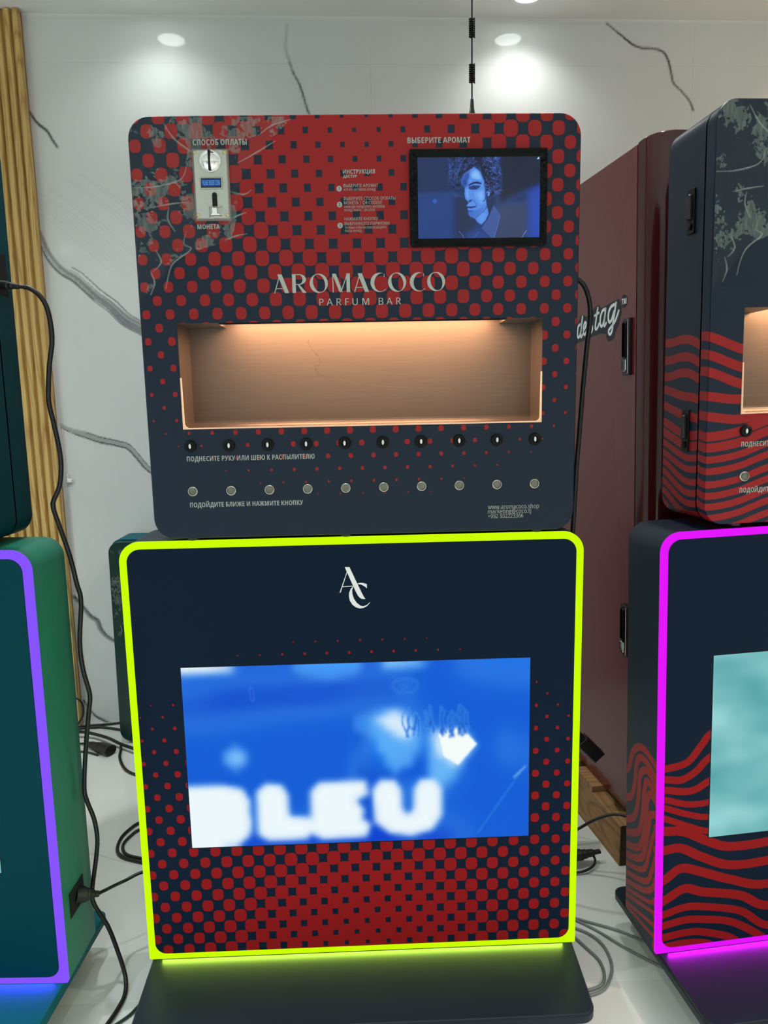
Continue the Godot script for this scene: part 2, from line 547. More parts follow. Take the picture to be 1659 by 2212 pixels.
const WAVE_L := Rect2(-0.15, 0, 0.976, 0.8175)
func waves_lower(navy: Color, red: Color) -> Image:
	var s := 1500.0
	var im := Image.create(int(WAVE_L.size.x * s), int(WAVE_L.size.y * s), false, Image.FORMAT_RGB8)
	im.fill(navy)
	var side := [
		[-0.15, 0.298, -0.144, 0.300, -0.113, 0.319, -0.097, 0.359, -0.073, 0.383, -0.043, 0.390, 0.0, 0.380],
		[-0.15, 0.233, -0.145, 0.236, -0.102, 0.264, -0.086, 0.302, -0.079, 0.346, -0.063, 0.366, -0.036, 0.369, 0.0, 0.358],
		[-0.15, 0.185, -0.144, 0.188, -0.088, 0.228, -0.070, 0.280, -0.065, 0.326, -0.047, 0.349, -0.024, 0.352, 0.0, 0.338],
		[-0.15, 0.160, -0.144, 0.163, -0.075, 0.202, -0.054, 0.246, -0.046, 0.309, -0.032, 0.334, 0.0, 0.322],
		[-0.15, 0.137, -0.143, 0.140, -0.068, 0.174, -0.041, 0.235, -0.034, 0.295, -0.020, 0.314, 0.0, 0.306],
		[-0.15, 0.113, -0.143, 0.116, -0.058, 0.158, -0.032, 0.222, -0.022, 0.269, 0.0, 0.284],
		[-0.15, 0.093, -0.143, 0.096, -0.051, 0.138, -0.025, 0.189, -0.012, 0.229, 0.002, 0.253],
		[-0.15, 0.073, -0.142, 0.076, -0.041, 0.120, -0.013, 0.161, 0.003, 0.209],
		[-0.15, 0.053, -0.142, 0.056, -0.035, 0.104, 0.005, 0.150],
		[-0.15, 0.036, -0.142, 0.039, -0.028, 0.087, 0.006, 0.113],
		[-0.15, 0.022, -0.142, 0.025, 0.007, 0.085], [-0.15, 0.007, -0.141, 0.010, 0.008, 0.058], [-0.117, 0.009, 0.008, 0.033]]
	var front := [
		[0.0, 0.378, 0.018, 0.379, 0.056, 0.388, 0.084, 0.421, 0.100, 0.439, 0.16, 0.47, 0.3, 0.46, 0.5, 0.40, 0.83, 0.45],
		[0.0, 0.358, 0.018, 0.357, 0.045, 0.354, 0.074, 0.369, 0.099, 0.393, 0.16, 0.42, 0.3, 0.42, 0.5, 0.37, 0.83, 0.41],
		[0.0, 0.338, 0.018, 0.336, 0.052, 0.330, 0.075, 0.333, 0.099, 0.346, 0.16, 0.37, 0.3, 0.38, 0.5, 0.34, 0.83, 0.37],
		[0.0, 0.322, 0.019, 0.316, 0.058, 0.304, 0.099, 0.304, 0.16, 0.32, 0.3, 0.34, 0.5, 0.31, 0.83, 0.33],
		[0.0, 0.306, 0.019, 0.299, 0.058, 0.284, 0.100, 0.274, 0.16, 0.28, 0.3, 0.30, 0.5, 0.28, 0.83, 0.29],
		[0.0, 0.284, 0.018, 0.278, 0.059, 0.260, 0.101, 0.245, 0.16, 0.243, 0.3, 0.26, 0.5, 0.25, 0.83, 0.25],
		[0.0, 0.256, 0.018, 0.254, 0.053, 0.249, 0.101, 0.224, 0.143, 0.209, 0.219, 0.210, 0.35, 0.225, 0.5, 0.22, 0.83, 0.21],
		[0.0, 0.212, 0.019, 0.216, 0.048, 0.216, 0.090, 0.193, 0.144, 0.171, 0.220, 0.171, 0.35, 0.19, 0.5, 0.185, 0.83, 0.17],
		[0.0, 0.146, 0.020, 0.158, 0.049, 0.175, 0.091, 0.162, 0.145, 0.141, 0.222, 0.122, 0.35, 0.15, 0.5, 0.15, 0.83, 0.13],
		[0.0, 0.104, 0.021, 0.115, 0.056, 0.132, 0.092, 0.121, 0.168, 0.104, 0.224, 0.076, 0.32, 0.09, 0.5, 0.11, 0.83, 0.09],
		[0.0, 0.078, 0.021, 0.084, 0.057, 0.093, 0.093, 0.090, 0.169, 0.071, 0.226, 0.033, 0.30, 0.04, 0.5, 0.07, 0.83, 0.05],
		[0.0, 0.055, 0.020, 0.060, 0.057, 0.066, 0.093, 0.063, 0.154, 0.049, 0.217, 0.008, 0.25, -0.03],
		[0.0, 0.032, 0.021, 0.035, 0.058, 0.039, 0.094, 0.036, 0.155, 0.014, 0.18, -0.02], [0.0, 0.012, 0.021, 0.014, 0.058, 0.017, 0.104, 0.010, 0.14, -0.02]]
	for set_ in [side, front]:
		for k in set_.size():
			var q := []
			for p in vec(set_[k]): q.append(Vector2((p.x - WAVE_L.position.x) * s, (WAVE_L.size.y - p.y) * s))
			var hw: float
			if set_ == side: hw = 0.0072 if k < 6 else 0.0058 if k < 9 else 0.0042
			else: hw = 0.0072 if k < 3 else 0.0062 if k < 6 else 0.0092 if k < 10 else 0.0078
			stroke(im, q, [hw * s], red)
	return im

func portrait() -> Image:
	# a man's blue-lit face, curly hair and open collar, in a dark blue room
	var k := 0.4
	var off := Vector2(-60, -45) * k
	var w := int(1525 * k); var h := int(1005 * k)
	var s2 := Vector2(k, k)
	var im := Image.create(w, h, false, Image.FORMAT_RGBA8)
	im.fill(Color8(22, 42, 88))
	var L := func() -> Image:
		var o := Image.create(w, h, false, Image.FORMAT_RGBA8); o.fill(Color8(60, 110, 210, 0)); return o
	var a: Image = L.call()
	fill_poly(a, vec([60, 500, 560, 480, 640, 1060, 60, 1060], s2, off), Color8(28, 66, 140, 190))
	fill_poly(a, vec([1060, 40, 1600, 40, 1600, 420, 1420, 470, 1060, 640], s2, off), Color8(14, 22, 48, 200))
	fill_poly(a, vec([1060, 640, 1430, 600, 1440, 1060, 1000, 1060], s2, off), Color8(62, 72, 104, 190))  # greyish room reflection painted into the picture
	fill_poly(a, vec([1430, 450, 1600, 370, 1600, 1060, 1440, 1060], s2, off), Color8(36, 74, 186, 230))
	fill_poly(a, vec([520, 500, 700, 540, 820, 880, 640, 1060, 520, 1060], s2, off), Color8(32, 44, 76, 220))
	fill_poly(a, vec([640, 960, 860, 930, 960, 1060, 640, 1060], s2, off), Color8(40, 70, 150, 220))
	lay(im, blur(blur(a, 4), 4))
	a = L.call()
	fill_poly(a, vec([440, 40, 1030, 40, 1100, 300, 1085, 470, 940, 560, 890, 380, 830, 170, 760, 165, 640, 250, 600, 330, 600, 420, 540, 420, 470, 340, 460, 160], s2, off), Color8(13, 20, 52, 255))
	lay(im, blur(a, 3))
	a = L.call()
	fill_poly(a, vec([600, 330, 640, 250, 760, 166, 830, 215, 885, 340, 905, 500, 918, 640, 945, 745, 905, 830, 850, 885, 800, 850, 770, 805, 715, 780, 690, 752, 700, 712, 676, 690, 688, 662, 662, 650, 694, 604, 652, 560, 640, 500, 645, 420, 606, 370], s2, off), Color8(84, 140, 226, 255))
	lay(im, blur(a, 1))
	a = L.call()
	fill_poly(a, vec([590, 340, 640, 250, 720, 200, 700, 300, 660, 400, 640, 430], s2, off), Color8(36, 74, 160, 230))
	fill_poly(a, vec([770, 180, 835, 230, 880, 345, 800, 330, 720, 300], s2, off), Color8(120, 178, 246, 220))
	fill_poly(a, vec([655, 430, 690, 440, 700, 560, 665, 545], s2, off), Color8(134, 190, 252, 230))
	fill_poly(a, vec([740, 470, 890, 430, 905, 620, 830, 640, 770, 560], s2, off), Color8(110, 166, 242, 200))
	fill_poly(a, vec([690, 720, 740, 700, 800, 700, 915, 640, 800, 790, 740, 790], s2, off), Color8(60, 110, 196, 210))
	fill_poly(a, vec([860, 720, 940, 745, 900, 830, 850, 880, 790, 810], s2, off), Color8(96, 152, 236, 220))
	lay(im, blur(blur(a, 3), 2))
	a = L.call()
	fill_poly(a, vec([700, 230, 770, 190, 830, 240, 860, 330, 780, 330, 720, 310], s2, off), Color8(140, 196, 252, 150))
	fill_poly(a, vec([780, 480, 880, 450, 890, 560, 830, 600], s2, off), Color8(134, 190, 250, 140))
	fill_poly(a, vec([610, 320, 650, 300, 690, 390, 650, 420, 615, 380], s2, off), Color8(24, 52, 124, 190))
	fill_poly(a, vec([680, 690, 720, 735, 780, 790, 730, 800, 690, 760], s2, off), Color8(44, 84, 172, 170))
	lay(im, blur(blur(a, 3), 3))
	a = L.call()
	fill_poly(a, vec([690, 385, 745, 352, 800, 346, 852, 362, 850, 384, 780, 372, 720, 388, 690, 408], s2, off), Color8(20, 40, 92, 255))
	fill_poly(a, vec([690, 412, 750, 390, 838, 396, 832, 420, 790, 446, 730, 450, 696, 436], s2, off), Color8(26, 52, 116, 235))
	fill_poly(a, vec([690, 575, 738, 572, 726, 596, 698, 606], s2, off), Color8(24, 52, 122, 240))
	fill_poly(a, vec([662, 650, 720, 654, 788, 648, 790, 664, 725, 680, 684, 676], s2, off), Color8(26, 48, 118, 240))
	fill_poly(a, vec([694, 700, 752, 704, 740, 728, 704, 724], s2, off), Color8(40, 78, 160, 200))
	stroke(a, vec([724, 560, 762, 590, 800, 650], s2, off), [1.5], Color8(34, 68, 150, 220))
	stroke(a, vec([920, 650, 900, 690, 850, 740, 776, 800], s2, off), [2.0, 1.2], Color8(24, 56, 130, 230))
	stroke(a, vec([885, 380, 905, 460, 900, 560, 872, 596], s2, off), [2.2], Color8(22, 40, 104, 220))
	fill_poly(a, vec([930, 468, 962, 480, 952, 528, 930, 530], s2, off), Color8(96, 150, 240, 255))
	lay(im, blur(a, 1))
	a = L.call()
	disc(a, (768 - 60) * k, (420 - 45) * k, 5, Color8(10, 20, 54, 255))
	stroke(a, vec([745, 404, 790, 398, 832, 408], s2, off), [1.1], Color8(12, 24, 62, 255))
	fill_poly(a, vec([1005, 640, 1060, 720, 1105, 785, 1085, 870, 1025, 1060, 965, 1060, 850, 930, 940, 800], s2, off), Color8(58, 84, 150, 255))
	stroke(a, vec([1098, 780, 1078, 870, 1030, 1050], s2, off), [1.8], Color8(24, 36, 84, 255))
	stroke(a, vec([1086, 780, 1066, 870, 1016, 1050], s2, off), [0.8], Color8(120, 150, 220, 255))
	stroke(a, vec([850, 932, 910, 1000, 965, 1052], s2, off), [1.8], Color8(20, 30, 74, 255))
	stroke(a, vec([572, 965, 612, 1010, 632, 1052], s2, off), [1.3], Color8(120, 160, 236, 255))
	stroke(a, vec([812, 975, 780, 1020, 740, 1052], s2, off), [1.0], Color8(100, 140, 226, 255))
	stroke(a, vec([1424, 962, 1388, 1010, 1370, 1050], s2, off), [1.6], Color8(130, 170, 250, 255))
	fill_poly(a, vec([1536, 80, 1572, 44, 1572, 80], s2, off), Color8(210, 225, 255, 255))
	disc(a, (270 - 60) * k, (585 - 45) * k, 11, Color8(50, 98, 200, 200))
	disc(a, (535 - 60) * k, (512 - 45) * k, 10, Color8(44, 62, 120, 200))
	lay(im, blur(a, 1))
	# curls
	a = L.call()
	var rng := RandomNumberGenerator.new(); rng.seed = 8
	for i in 90:      # dark wisps round the outline
		var th := rng.randf_range(2.2, 7.0)
		var c0 := Vector2(770 + cos(th) * 290, 300 - sin(th) * 290 * 0.8)
		var e0 := c0 + Vector2(cos(th + rng.randf_range(-0.7, 0.7)) * 60, -sin(th) * 40 + rng.randf_range(-10, 40))
		if c0.y > 470 or (c0.x > 640 and c0.x < 900 and c0.y > 150): continue
		stroke(a, vec([c0.x, c0.y, (c0.x + e0.x) / 2 + rng.randf_range(-12, 12), (c0.y + e0.y) / 2, e0.x, e0.y], s2, off), [2.4, 1.4, 0.5], Color8(13, 20, 52, 235))
	for i in 14:      # lit strands falling over the brow and out to the left
		var x := rng.randf_range(440, 600)
		stroke(a, vec([x + 60, 90 + rng.randf() * 80, x + 20, 200 + rng.randf() * 60, x - 20 + rng.randf() * 30, 340 + rng.randf() * 60], s2, off), [0.9, 0.5], Color8(64, 112, 210, 190))
	for i in 620:
		var c := Vector2(rng.randf_range(450, 1090), rng.randf_range(40, 500))
		var onface := c.x > 590 and c.x < 900 and c.y > 170 + maxf(0, 700 - c.x) * 0.5
		if onface or (c.x < 620 and c.y > 380) or (c.x > 800 and c.x < 880 and c.y < 170 and rng.randf() < 0.7): continue
		var ang := rng.randf_range(0, TAU)
		var d := Vector2(cos(ang), sin(ang)) * rng.randf_range(8, 26)
		var q := Vector2(-d.y, d.x) * rng.randf_range(-0.6, 0.6)
		var br := rng.randf()
		var right := 1.0 if c.x > 860 else 0.75
		stroke(a, vec([c.x - d.x, c.y - d.y, c.x + q.x, c.y + q.y, c.x + d.x, c.y + d.y], s2, off), [0.7 + 0.7 * br], Color8(int((30 + 70 * br) * right), int((50 + 100 * br) * right), int((130 + 110 * br) * right), 220))
	lay(im, blur(a, 1))
	im.convert(Image.FORMAT_RGB8)
	return im

func blue_advert() -> Image:
	# defocused white capitals, light shapes and a glint on a blue field
	var w := 760; var h := 392
	var im := Image.create(w, h, false, Image.FORMAT_RGBA8)
	im.fill(Color8(16, 92, 214))
	var S := Vector2(w, h)
	var L := func() -> Image:
		var o := Image.create(w, h, false, Image.FORMAT_RGBA8); o.fill(Color8(120, 190, 255, 0)); return o
	var a: Image = L.call()
	fill_poly(a, vec([.12, .08, .62, .06, .66, .2, .3, .26, .0, .3, 0, .15], S), Color8(10, 70, 204, 230))
	fill_poly(a, vec([.5, .5, .62, .62, .62, 1, .48, 1], S), Color8(16, 84, 212, 200))
	fill_poly(a, vec([0, .88, .8, .9, .8, 1.02, 0, 1.02], S), Color8(10, 62, 206, 220))
	fill_poly(a, vec([.55, .3, .68, .3, .8, .6, .7, .78, .56, .6, .5, .42], S), Color8(40, 136, 244, 220))
	fill_poly(a, vec([.62, .5, .69, .45, .74, .6, .62, .7, .58, .6], S), Color8(12, 84, 216, 235))
	fill_poly(a, vec([.92, .38, .98, .5, .96, .62, .91, .5], S), Color8(40, 130, 240, 190))
	fill_poly(a, vec([.8, 0, 1, 0, 1, .12, .8, .08], S), Color8(36, 122, 236, 200))
	lay(im, blur(blur(a, 5), 5))
	a = L.call()
	fill_poly(a, vec([-.02, -.02, .18, -.02, .14, .035, -.02, .05], S), Color8(235, 246, 250, 255))
	fill_poly(a, vec([.3, -.02, .52, -.02, .5, .05, .42, .075, .34, .05], S), Color8(70, 160, 250, 240))
	fill_poly(a, vec([.55, -.02, .74, -.02, .68, .03, .58, .035], S), Color8(150, 214, 252, 255))
	lay(im, blur(blur(a, 4), 3))
	a = L.call()
	disc(a, .142 * w, .5 * h, .033 * w, Color8(120, 186, 250, 255))
	fill_poly(a, vec([.54, .33, .60, .25, .65, .29, .67, .38, .64, .47, .58, .40], S), Color8(206, 236, 250, 250))
	fill_poly(a, vec([.70, .40, .80, .36, .845, .465, .785, .62, .72, .50], S), Color8(240, 250, 250, 255))
	fill_poly(a, vec([.52, .28, .62, .25, .69, .42, .66, .56, .60, .62, .55, .46], S), Color8(110, 192, 252, 190))
	fill_poly(a, vec([.70, .42, .84, .47, .77, .68, .71, .72, .70, .56], S), Color8(130, 204, 252, 190))
	fill_poly(a, vec([.545, .31, .605, .25, .65, .29, .67, .37, .64, .45, .59, .38], S), Color8(222, 242, 252, 255))
	fill_poly(a, vec([.72, .40, .80, .37, .845, .465, .79, .60, .73, .52], S), Color8(236, 248, 252, 255))
	fill_poly(a, vec([.49, .31, .53, .28, .54, .36, .50, .37], S), Color8(60, 146, 244, 220))
	lay(im, blur(blur(a, 4), 3))
	a = L.call()
	fill_poly(a, vec([.73, .40, .80, .362, .848, .465, .790, .585, .745, .53], S), Color8(244, 252, 250, 255))
	var rng := RandomNumberGenerator.new(); rng.seed = 4
	for i in 26:
		var x := rng.randf_range(.63, .82)
		stroke(a, vec([x, .24 + rng.randf() * .06, x + rng.randf_range(-.01, .01), .33, x + rng.randf_range(-.008, .012), .36 + rng.randf() * .06], S), [1.6, 2.6], Color8(24, 96, 208, 220))
	stroke(a, vec([.98, .62, .92, .78, .85, .97], S), [1.2], Color8(110, 180, 250, 130))
	stroke(a, vec([.99, .6, .955, .66], S), [2.0], Color8(190, 226, 255, 180))
	stroke(a, vec([.60, .13, .62, .165, .66, .165, .675, .12, .65, .095, .615, .1, .60, .13], S), [1.8], Color8(26, 96, 214, 120))
	stroke(a, vec([.622, .125, .632, .145, .642, .125], S), [2.0], Color8(12, 74, 196, 120))
	fill_poly(a, vec([.192, .12, .2, .12, .203, .19, .195, .19], S), Color8(6, 54, 196, 200))
	lay(im, blur(a, 2))
	# the capitals, cut off at the left edge
	a = L.call()
	var wt := Color8(236, 248, 251, 255)
	a.fill(Color8(200, 232, 252, 0))
	fill_poly(a, vec([-.05, .645, .10, .645, .158, .67, .178, .74, .176, .81, .180, .87, .174, .94, .14, .995, .08, 1.0, -.05, 1.0], S), wt)
	fill_poly(a, vec([.195, .69, .225, .645, .272, .655, .290, .71, .292, .835, .350, .845, .358, .92, .342, .975, .225, .978, .195, .94], S), wt)
	fill_poly(a, vec([.352, .70, .38, .648, .52, .645, .525, .735, .49, .76, .515, .82, .505, .86, .532, .9, .518, .975, .385, .98, .352, .945], S), wt)
	fill_poly(a, vec([.535, .70, .56, .645, .605, .65, .624, .71, .626, .82, .64, .85, .655, .82, .658, .70, .68, .648, .722, .655, .744, .71, .744, .86, .715, .945, .65, .98, .585, .96, .54, .89], S), wt)
	lay(im, blur(blur(a, 3), 3))
	im.convert(Image.FORMAT_RGB8)
	return im

func film_material(key: String, seed_: int) -> void:
	# half-stuck protective plastic film: clear where it clings, milky where it has lifted
	var w := 512; var h := 600
	var im := Image.create(w, h, false, Image.FORMAT_RGBA8)
	var a := noise(seed_, 0.009, 4); var b := noise(seed_ + 1, 0.05, 3); var c := noise(seed_ + 2, 0.004, 1)
	var milk := Color(0.58, 0.64, 0.62)
	var edge := vec([0, 0, 512, 0, 470, 40, 400, 120, 330, 210, 320, 330, 300, 400, 200, 430, 120, 460, 60, 540, 0, 600])
	var mask := Image.create(w, h, false, Image.FORMAT_RGBA8)
	mask.fill(Color(0, 0, 0, 0))
	fill_poly(mask, edge, Color(1, 1, 1, 1))
	mask = soften(mask, 8)
	for y in h:
		for x in w:
			var inside := mask.get_pixel(x, y).a
			var al := 0.0
			if inside > 0.02:
				var n := a.get_noise_2d(x, y * 0.8) + 0.45 * b.get_noise_2d(x, y) + 0.3 * c.get_noise_2d(x, y)
				al = smoothstep(0.20, 0.25, n) * (0.20 + 0.22 * clampf(b.get_noise_2d(y * 0.3, x * 1.6) + 0.3, 0, 1)) + 0.035
				if b.get_noise_2d(x * 4.0 + 900.0, y * 4.0) > 0.68: al = 0.3
				al *= smoothstep(0.3, 0.7, inside)
			im.set_pixel(x, y, Color(milk.r, milk.g, milk.b, al))
	var crease := Image.create(w, h, false, Image.FORMAT_RGBA8)
	crease.fill(Color(0.7, 0.75, 0.74, 0))
	var cc := Color(0.66, 0.70, 0.69, 0.30)
	var lines := [[110, 20, 140, 70, 190, 110, 230, 130], [0, 225, 70, 222, 150, 200, 175, 150], [60, 290, 110, 280, 170, 272], [110, 290, 105, 330, 125, 370], [160, 370, 150, 410, 170, 430, 110, 480, 85, 560],
		[60, 430, 75, 470, 50, 500], [40, 500, 50, 540, 35, 580], [330, 150, 400, 110, 450, 80], [400, 60, 440, 30, 500, 10], [300, 240, 345, 250, 370, 235], [300, 330, 350, 310], [280, 400, 320, 385, 350, 380]]
	for l in lines: stroke(crease, vec(l), [0.8, 3.0, 0.8], cc)
	for l in lines: stroke(crease, vec(l, Vector2.ONE, Vector2(2, -1)), [0.4, 1.0, 0.4], Color(0.85, 0.88, 0.88, 0.42))  # painted highlight along each crease
	lay(im, soften(crease, 2))
	var m := paint(key, Color.WHITE, 0.22)
	m.transparency = BaseMaterial3D.TRANSPARENCY_ALPHA
	m.albedo_texture = tex(im)

const WALL := Rect2(-1.35, 0.0, 3.4, 2.383)    # part of the back wall that carries the drawn veins
func marble_materials() -> void:
	var m := paint("marble", Color.WHITE, 0.07)
	var s := 2048.0 / WALL.size.x
	var h := int(WALL.size.y * s)
	var im := cloudy(160, 72, Color(0.845, 0.858, 0.862), Color(0.885, 0.893, 0.892), noise(2, 0.02, 3))
	im.resize(2048, h, Image.INTERPOLATE_CUBIC)
	im.convert(Image.FORMAT_RGBA8)
	var rng := RandomNumberGenerator.new(); rng.seed = 12
	var W := func(a: Array, dx := 0.0, dy := 0.0) -> Array:
		var q := []
		for p in vec(a): q.append(Vector2((p.x + dx - WALL.position.x) * s, (WALL.size.y - (p.y + 0.91 + dy)) * s))
		return q
	var L := func(c: Color) -> Image:
		var o := Image.create(2048, h, false, Image.FORMAT_RGBA8); o.fill(Color(c.r, c.g, c.b, 0)); return o
	var v1 := [0.84, 1.46, 0.888, 1.426, 0.928, 1.398, 0.96, 1.386, 1.0, 1.384, 1.035, 1.374, 1.054, 1.348, 1.067, 1.305, 1.076, 1.277, 1.109, 1.248, 1.135, 1.219, 1.147, 1.192]
	var v2a := [-0.214, 1.448, -0.218, 1.41, -0.221, 1.375, -0.209, 1.333]
	var v2b := [-0.209, 1.333, -0.198, 1.299, -0.183, 1.273, -0.172, 1.242, -0.16, 1.2, -0.146, 1.157, -0.12, 1.07]
	var v3 := [-1.061, 1.2, -1.051, 1.183, -1.03, 1.149, -1.0, 1.123, -0.987, 1.099, -0.972, 1.074]
	var v4 := [-1.053, 0.813, -1.037, 0.769, -1.022, 0.735, -0.998, 0.702, -0.974, 0.682, -0.945, 0.664, -0.91, 0.631, -0.882, 0.604, -0.838, 0.57, -0.796, 0.527, -0.736, 0.493, -0.6, 0.42, -0.4, 0.36]
	var v5 := [-1.037, 0.177, -1.003, 0.158, -0.957, 0.141, -0.911, 0.124, -0.857, 0.111, -0.819, 0.098, -0.79, 0.065, -0.761, 0.027, -0.738, 0.004, -0.68, -0.08]
	var v6 := [-1.045, -0.43, -1.029, -0.45, -0.993, -0.503, -0.97, -0.521, -0.959, -0.556, -0.932, -0.588, -0.88, -0.62]
	var v7 := [-1.043, -0.819, -1.006, -0.879, -0.954, -0.914]
	var g := Color(0.42, 0.43, 0.44)
	var a: Image = L.call(g)
	stroke(a, W.call(v1), [1.2, 1.8, 1.5], Color(0.36, 0.34, 0.33, 0.7))
	stroke(a, W.call(v2a), [1.0, 1.6], Color(0.5, 0.52, 0.54, 0.5))
	stroke(a, W.call(v2b), [1.2, 1.5], Color(0.40, 0.42, 0.42, 0.8))
	stroke(a, W.call(v3), [1.0, 2.4, 1.8], Color(0.36, 0.39, 0.38, 0.85))
	stroke(a, W.call(v4), [3.0, 4.0, 5.0, 12.0, 13.0, 11.0, 9.0], Color(0.60, 0.61, 0.625, 0.75))
	stroke(a, W.call(v5), [1.5, 6.0, 7.0, 3.0, 5.0, 2.5, 2.0], Color(0.62, 0.64, 0.64, 0.8))
	stroke(a, W.call(v6), [3.5, 5.0, 3.0], Color(0.5, 0.52, 0.52, 0.85))
	stroke(a, W.call(v7), [1.6], Color(0.42, 0.45, 0.46, 0.9))
	for i in 9:
		var o := rng.randf_range(-0.1, 0.12)
		stroke(a, W.call([-1.0 + o, 0.95 + o * 0.4, -0.85 + o, 0.84 + o * 0.4, -0.7 + o, 0.70 + o * 0.4]), [1.5, 4.0, 2.0], Color(0.85, 0.845, 0.85, 0.14))
	lay(im, soften(a, 4))
	a = L.call(Color(0.34, 0.35, 0.36))
	var dark := Color(0.30, 0.31, 0.32, 0.8)
	stroke(a, W.call(v1), [0.5, 1.3, 0.6, 1.2, 0.5, 1.0], Color(0.22, 0.2, 0.2, 0.9), 0.8, rng)
	stroke(a, W.call(v2b), [0.4, 1.1, 0.5, 1.2], Color(0.22, 0.25, 0.25, 0.85), 0.8, rng)
	stroke(a, W.call(v3), [0.6, 1.4, 0.7], Color(0.2, 0.24, 0.23, 0.85))
	for i in 11:      # streaks inside the broad vein
		var dx := rng.randf_range(-0.018, 0.018)
		stroke(a, W.call(v4.slice((i % 6) * 2, 26 if i < 4 else 22), dx * 0.8, dx), [0.5, 1.1, 0.7], Color(0.46, 0.47, 0.49, 0.6), 0.35, rng)
	stroke(a, W.call(v4.slice(0, 16), -0.012, -0.010), [1.0, 1.6, 1.2], Color(0.34, 0.37, 0.36, 0.8), 0.3, rng)
	stroke(a, W.call(v4.slice(8, 22), 0.018, 0.016), [0.8, 1.2, 0.8], Color(0.40, 0.41, 0.44, 0.75), 0.3, rng)
	stroke(a, W.call(v5, 0.0, -0.008), [0.8, 1.4, 1.0], dark, 0.6, rng)
	stroke(a, W.call(v5.slice(4, 18), 0.006, 0.008), [0.8, 1.2, 0.8], Color(0.4, 0.4, 0.46, 0.8), 0.6, rng)
	stroke(a, W.call(v6, 0.004, 0.0), [1.2, 0.8], Color(0.28, 0.31, 0.31, 0.9), 0.8, rng)
	stroke(a, W.call(v7), [0.9], Color(0.22, 0.26, 0.3, 0.9), 0.6, rng)
	lay(im, soften(a, 2))
	im.convert(Image.FORMAT_RGB8)
	m.albedo_texture = tex(im)
	paint("plain_wall", Color(0.91, 0.92, 0.915), 0.5)
	paint("ceiling", Color(0.965, 0.97, 0.955), 0.8)
	# floor: pale polished tile with faint veins
	var f := paint("floor", Color.WHITE, 0.13)
	var fi := cloudy(128, 128, Color(0.79, 0.805, 0.79), Color(0.845, 0.855, 0.84), noise(9, 0.02, 3))
	fi.resize(1024, 1024, Image.INTERPOLATE_CUBIC)
	fi.convert(Image.FORMAT_RGBA8)
	var fa := Image.create(1024, 1024, false, Image.FORMAT_RGBA8)
	fa.fill(Color(0.6, 0.6, 0.56, 0))
	for i in 16:
		var p := Vector2(rng.randf_range(0, 1024), rng.randf_range(0, 1024))
		var q := []
		var ang := rng.randf_range(0.2, 1.2)
		for j in 5:
			q.append(p); p += Vector2(cos(ang), sin(ang)) * rng.randf_range(20, 60); ang += rng.randf_range(-0.5, 0.5)
		stroke(fa, q, [0.6, 1.8, 0.6], Color(0.55, 0.56, 0.53, 0.35), 0.8, rng)
	lay(fi, soften(fa, 2))
	fi.convert(Image.FORMAT_RGB8)
	f.albedo_texture = tex(fi)
	f.uv1_triplanar = true; f.uv1_world_triplanar = true; f.uv1_scale = Vector3(0.8, 0.8, 0.8)

func grain(seed_: int, a: Color, b: Color, c: Color, w := 256, h := 1024, rings := 9.0) -> Image:
	var im := Image.create(w, h, false, Image.FORMAT_RGB8)
	var big := noise(seed_, 0.006, 2); var fine := noise(seed_ + 1, 0.06, 3)
	for y in h:
		for x in w:
			var r := big.get_noise_2d(x * 1.3, y * 0.30) * rings + x * 0.012
			var t: float = absf(fposmod(r, 1.0) * 2.0 - 1.0)
			t = pow(t, 3.0)
			var k := fine.get_noise_2d(x * 3.0, y * 0.12)
			var col := a.lerp(b, clampf(0.45 + k * 0.7, 0, 1)).lerp(c, t * 0.6)
			im.set_pixel(x, y, col)
	return im

func wood_materials() -> void:
	var o := paint("oak", Color.WHITE, 0.5)
	o.albedo_texture = tex(grain(31, Color(0.87, 0.74, 0.47), Color(0.80, 0.65, 0.38), Color(0.60, 0.42, 0.19)))
	o = paint("oak_edge", Color(0.82, 0.66, 0.46), 0.5)
	o.albedo_texture = mats.oak.albedo_texture
	o = paint("pine", Color.WHITE, 0.7)
	o.albedo_texture = tex(grain(57, Color(0.66, 0.50, 0.33), Color(0.58, 0.43, 0.27), Color(0.40, 0.27, 0.15), 128, 512, 5.0))
	paint("pine_end", Color(0.22, 0.15, 0.09), 0.8)

# ---------------------------------------------------------------- the room

const WALL_YAW := 0.02793    # the marble wall is turned a little against the kiosks

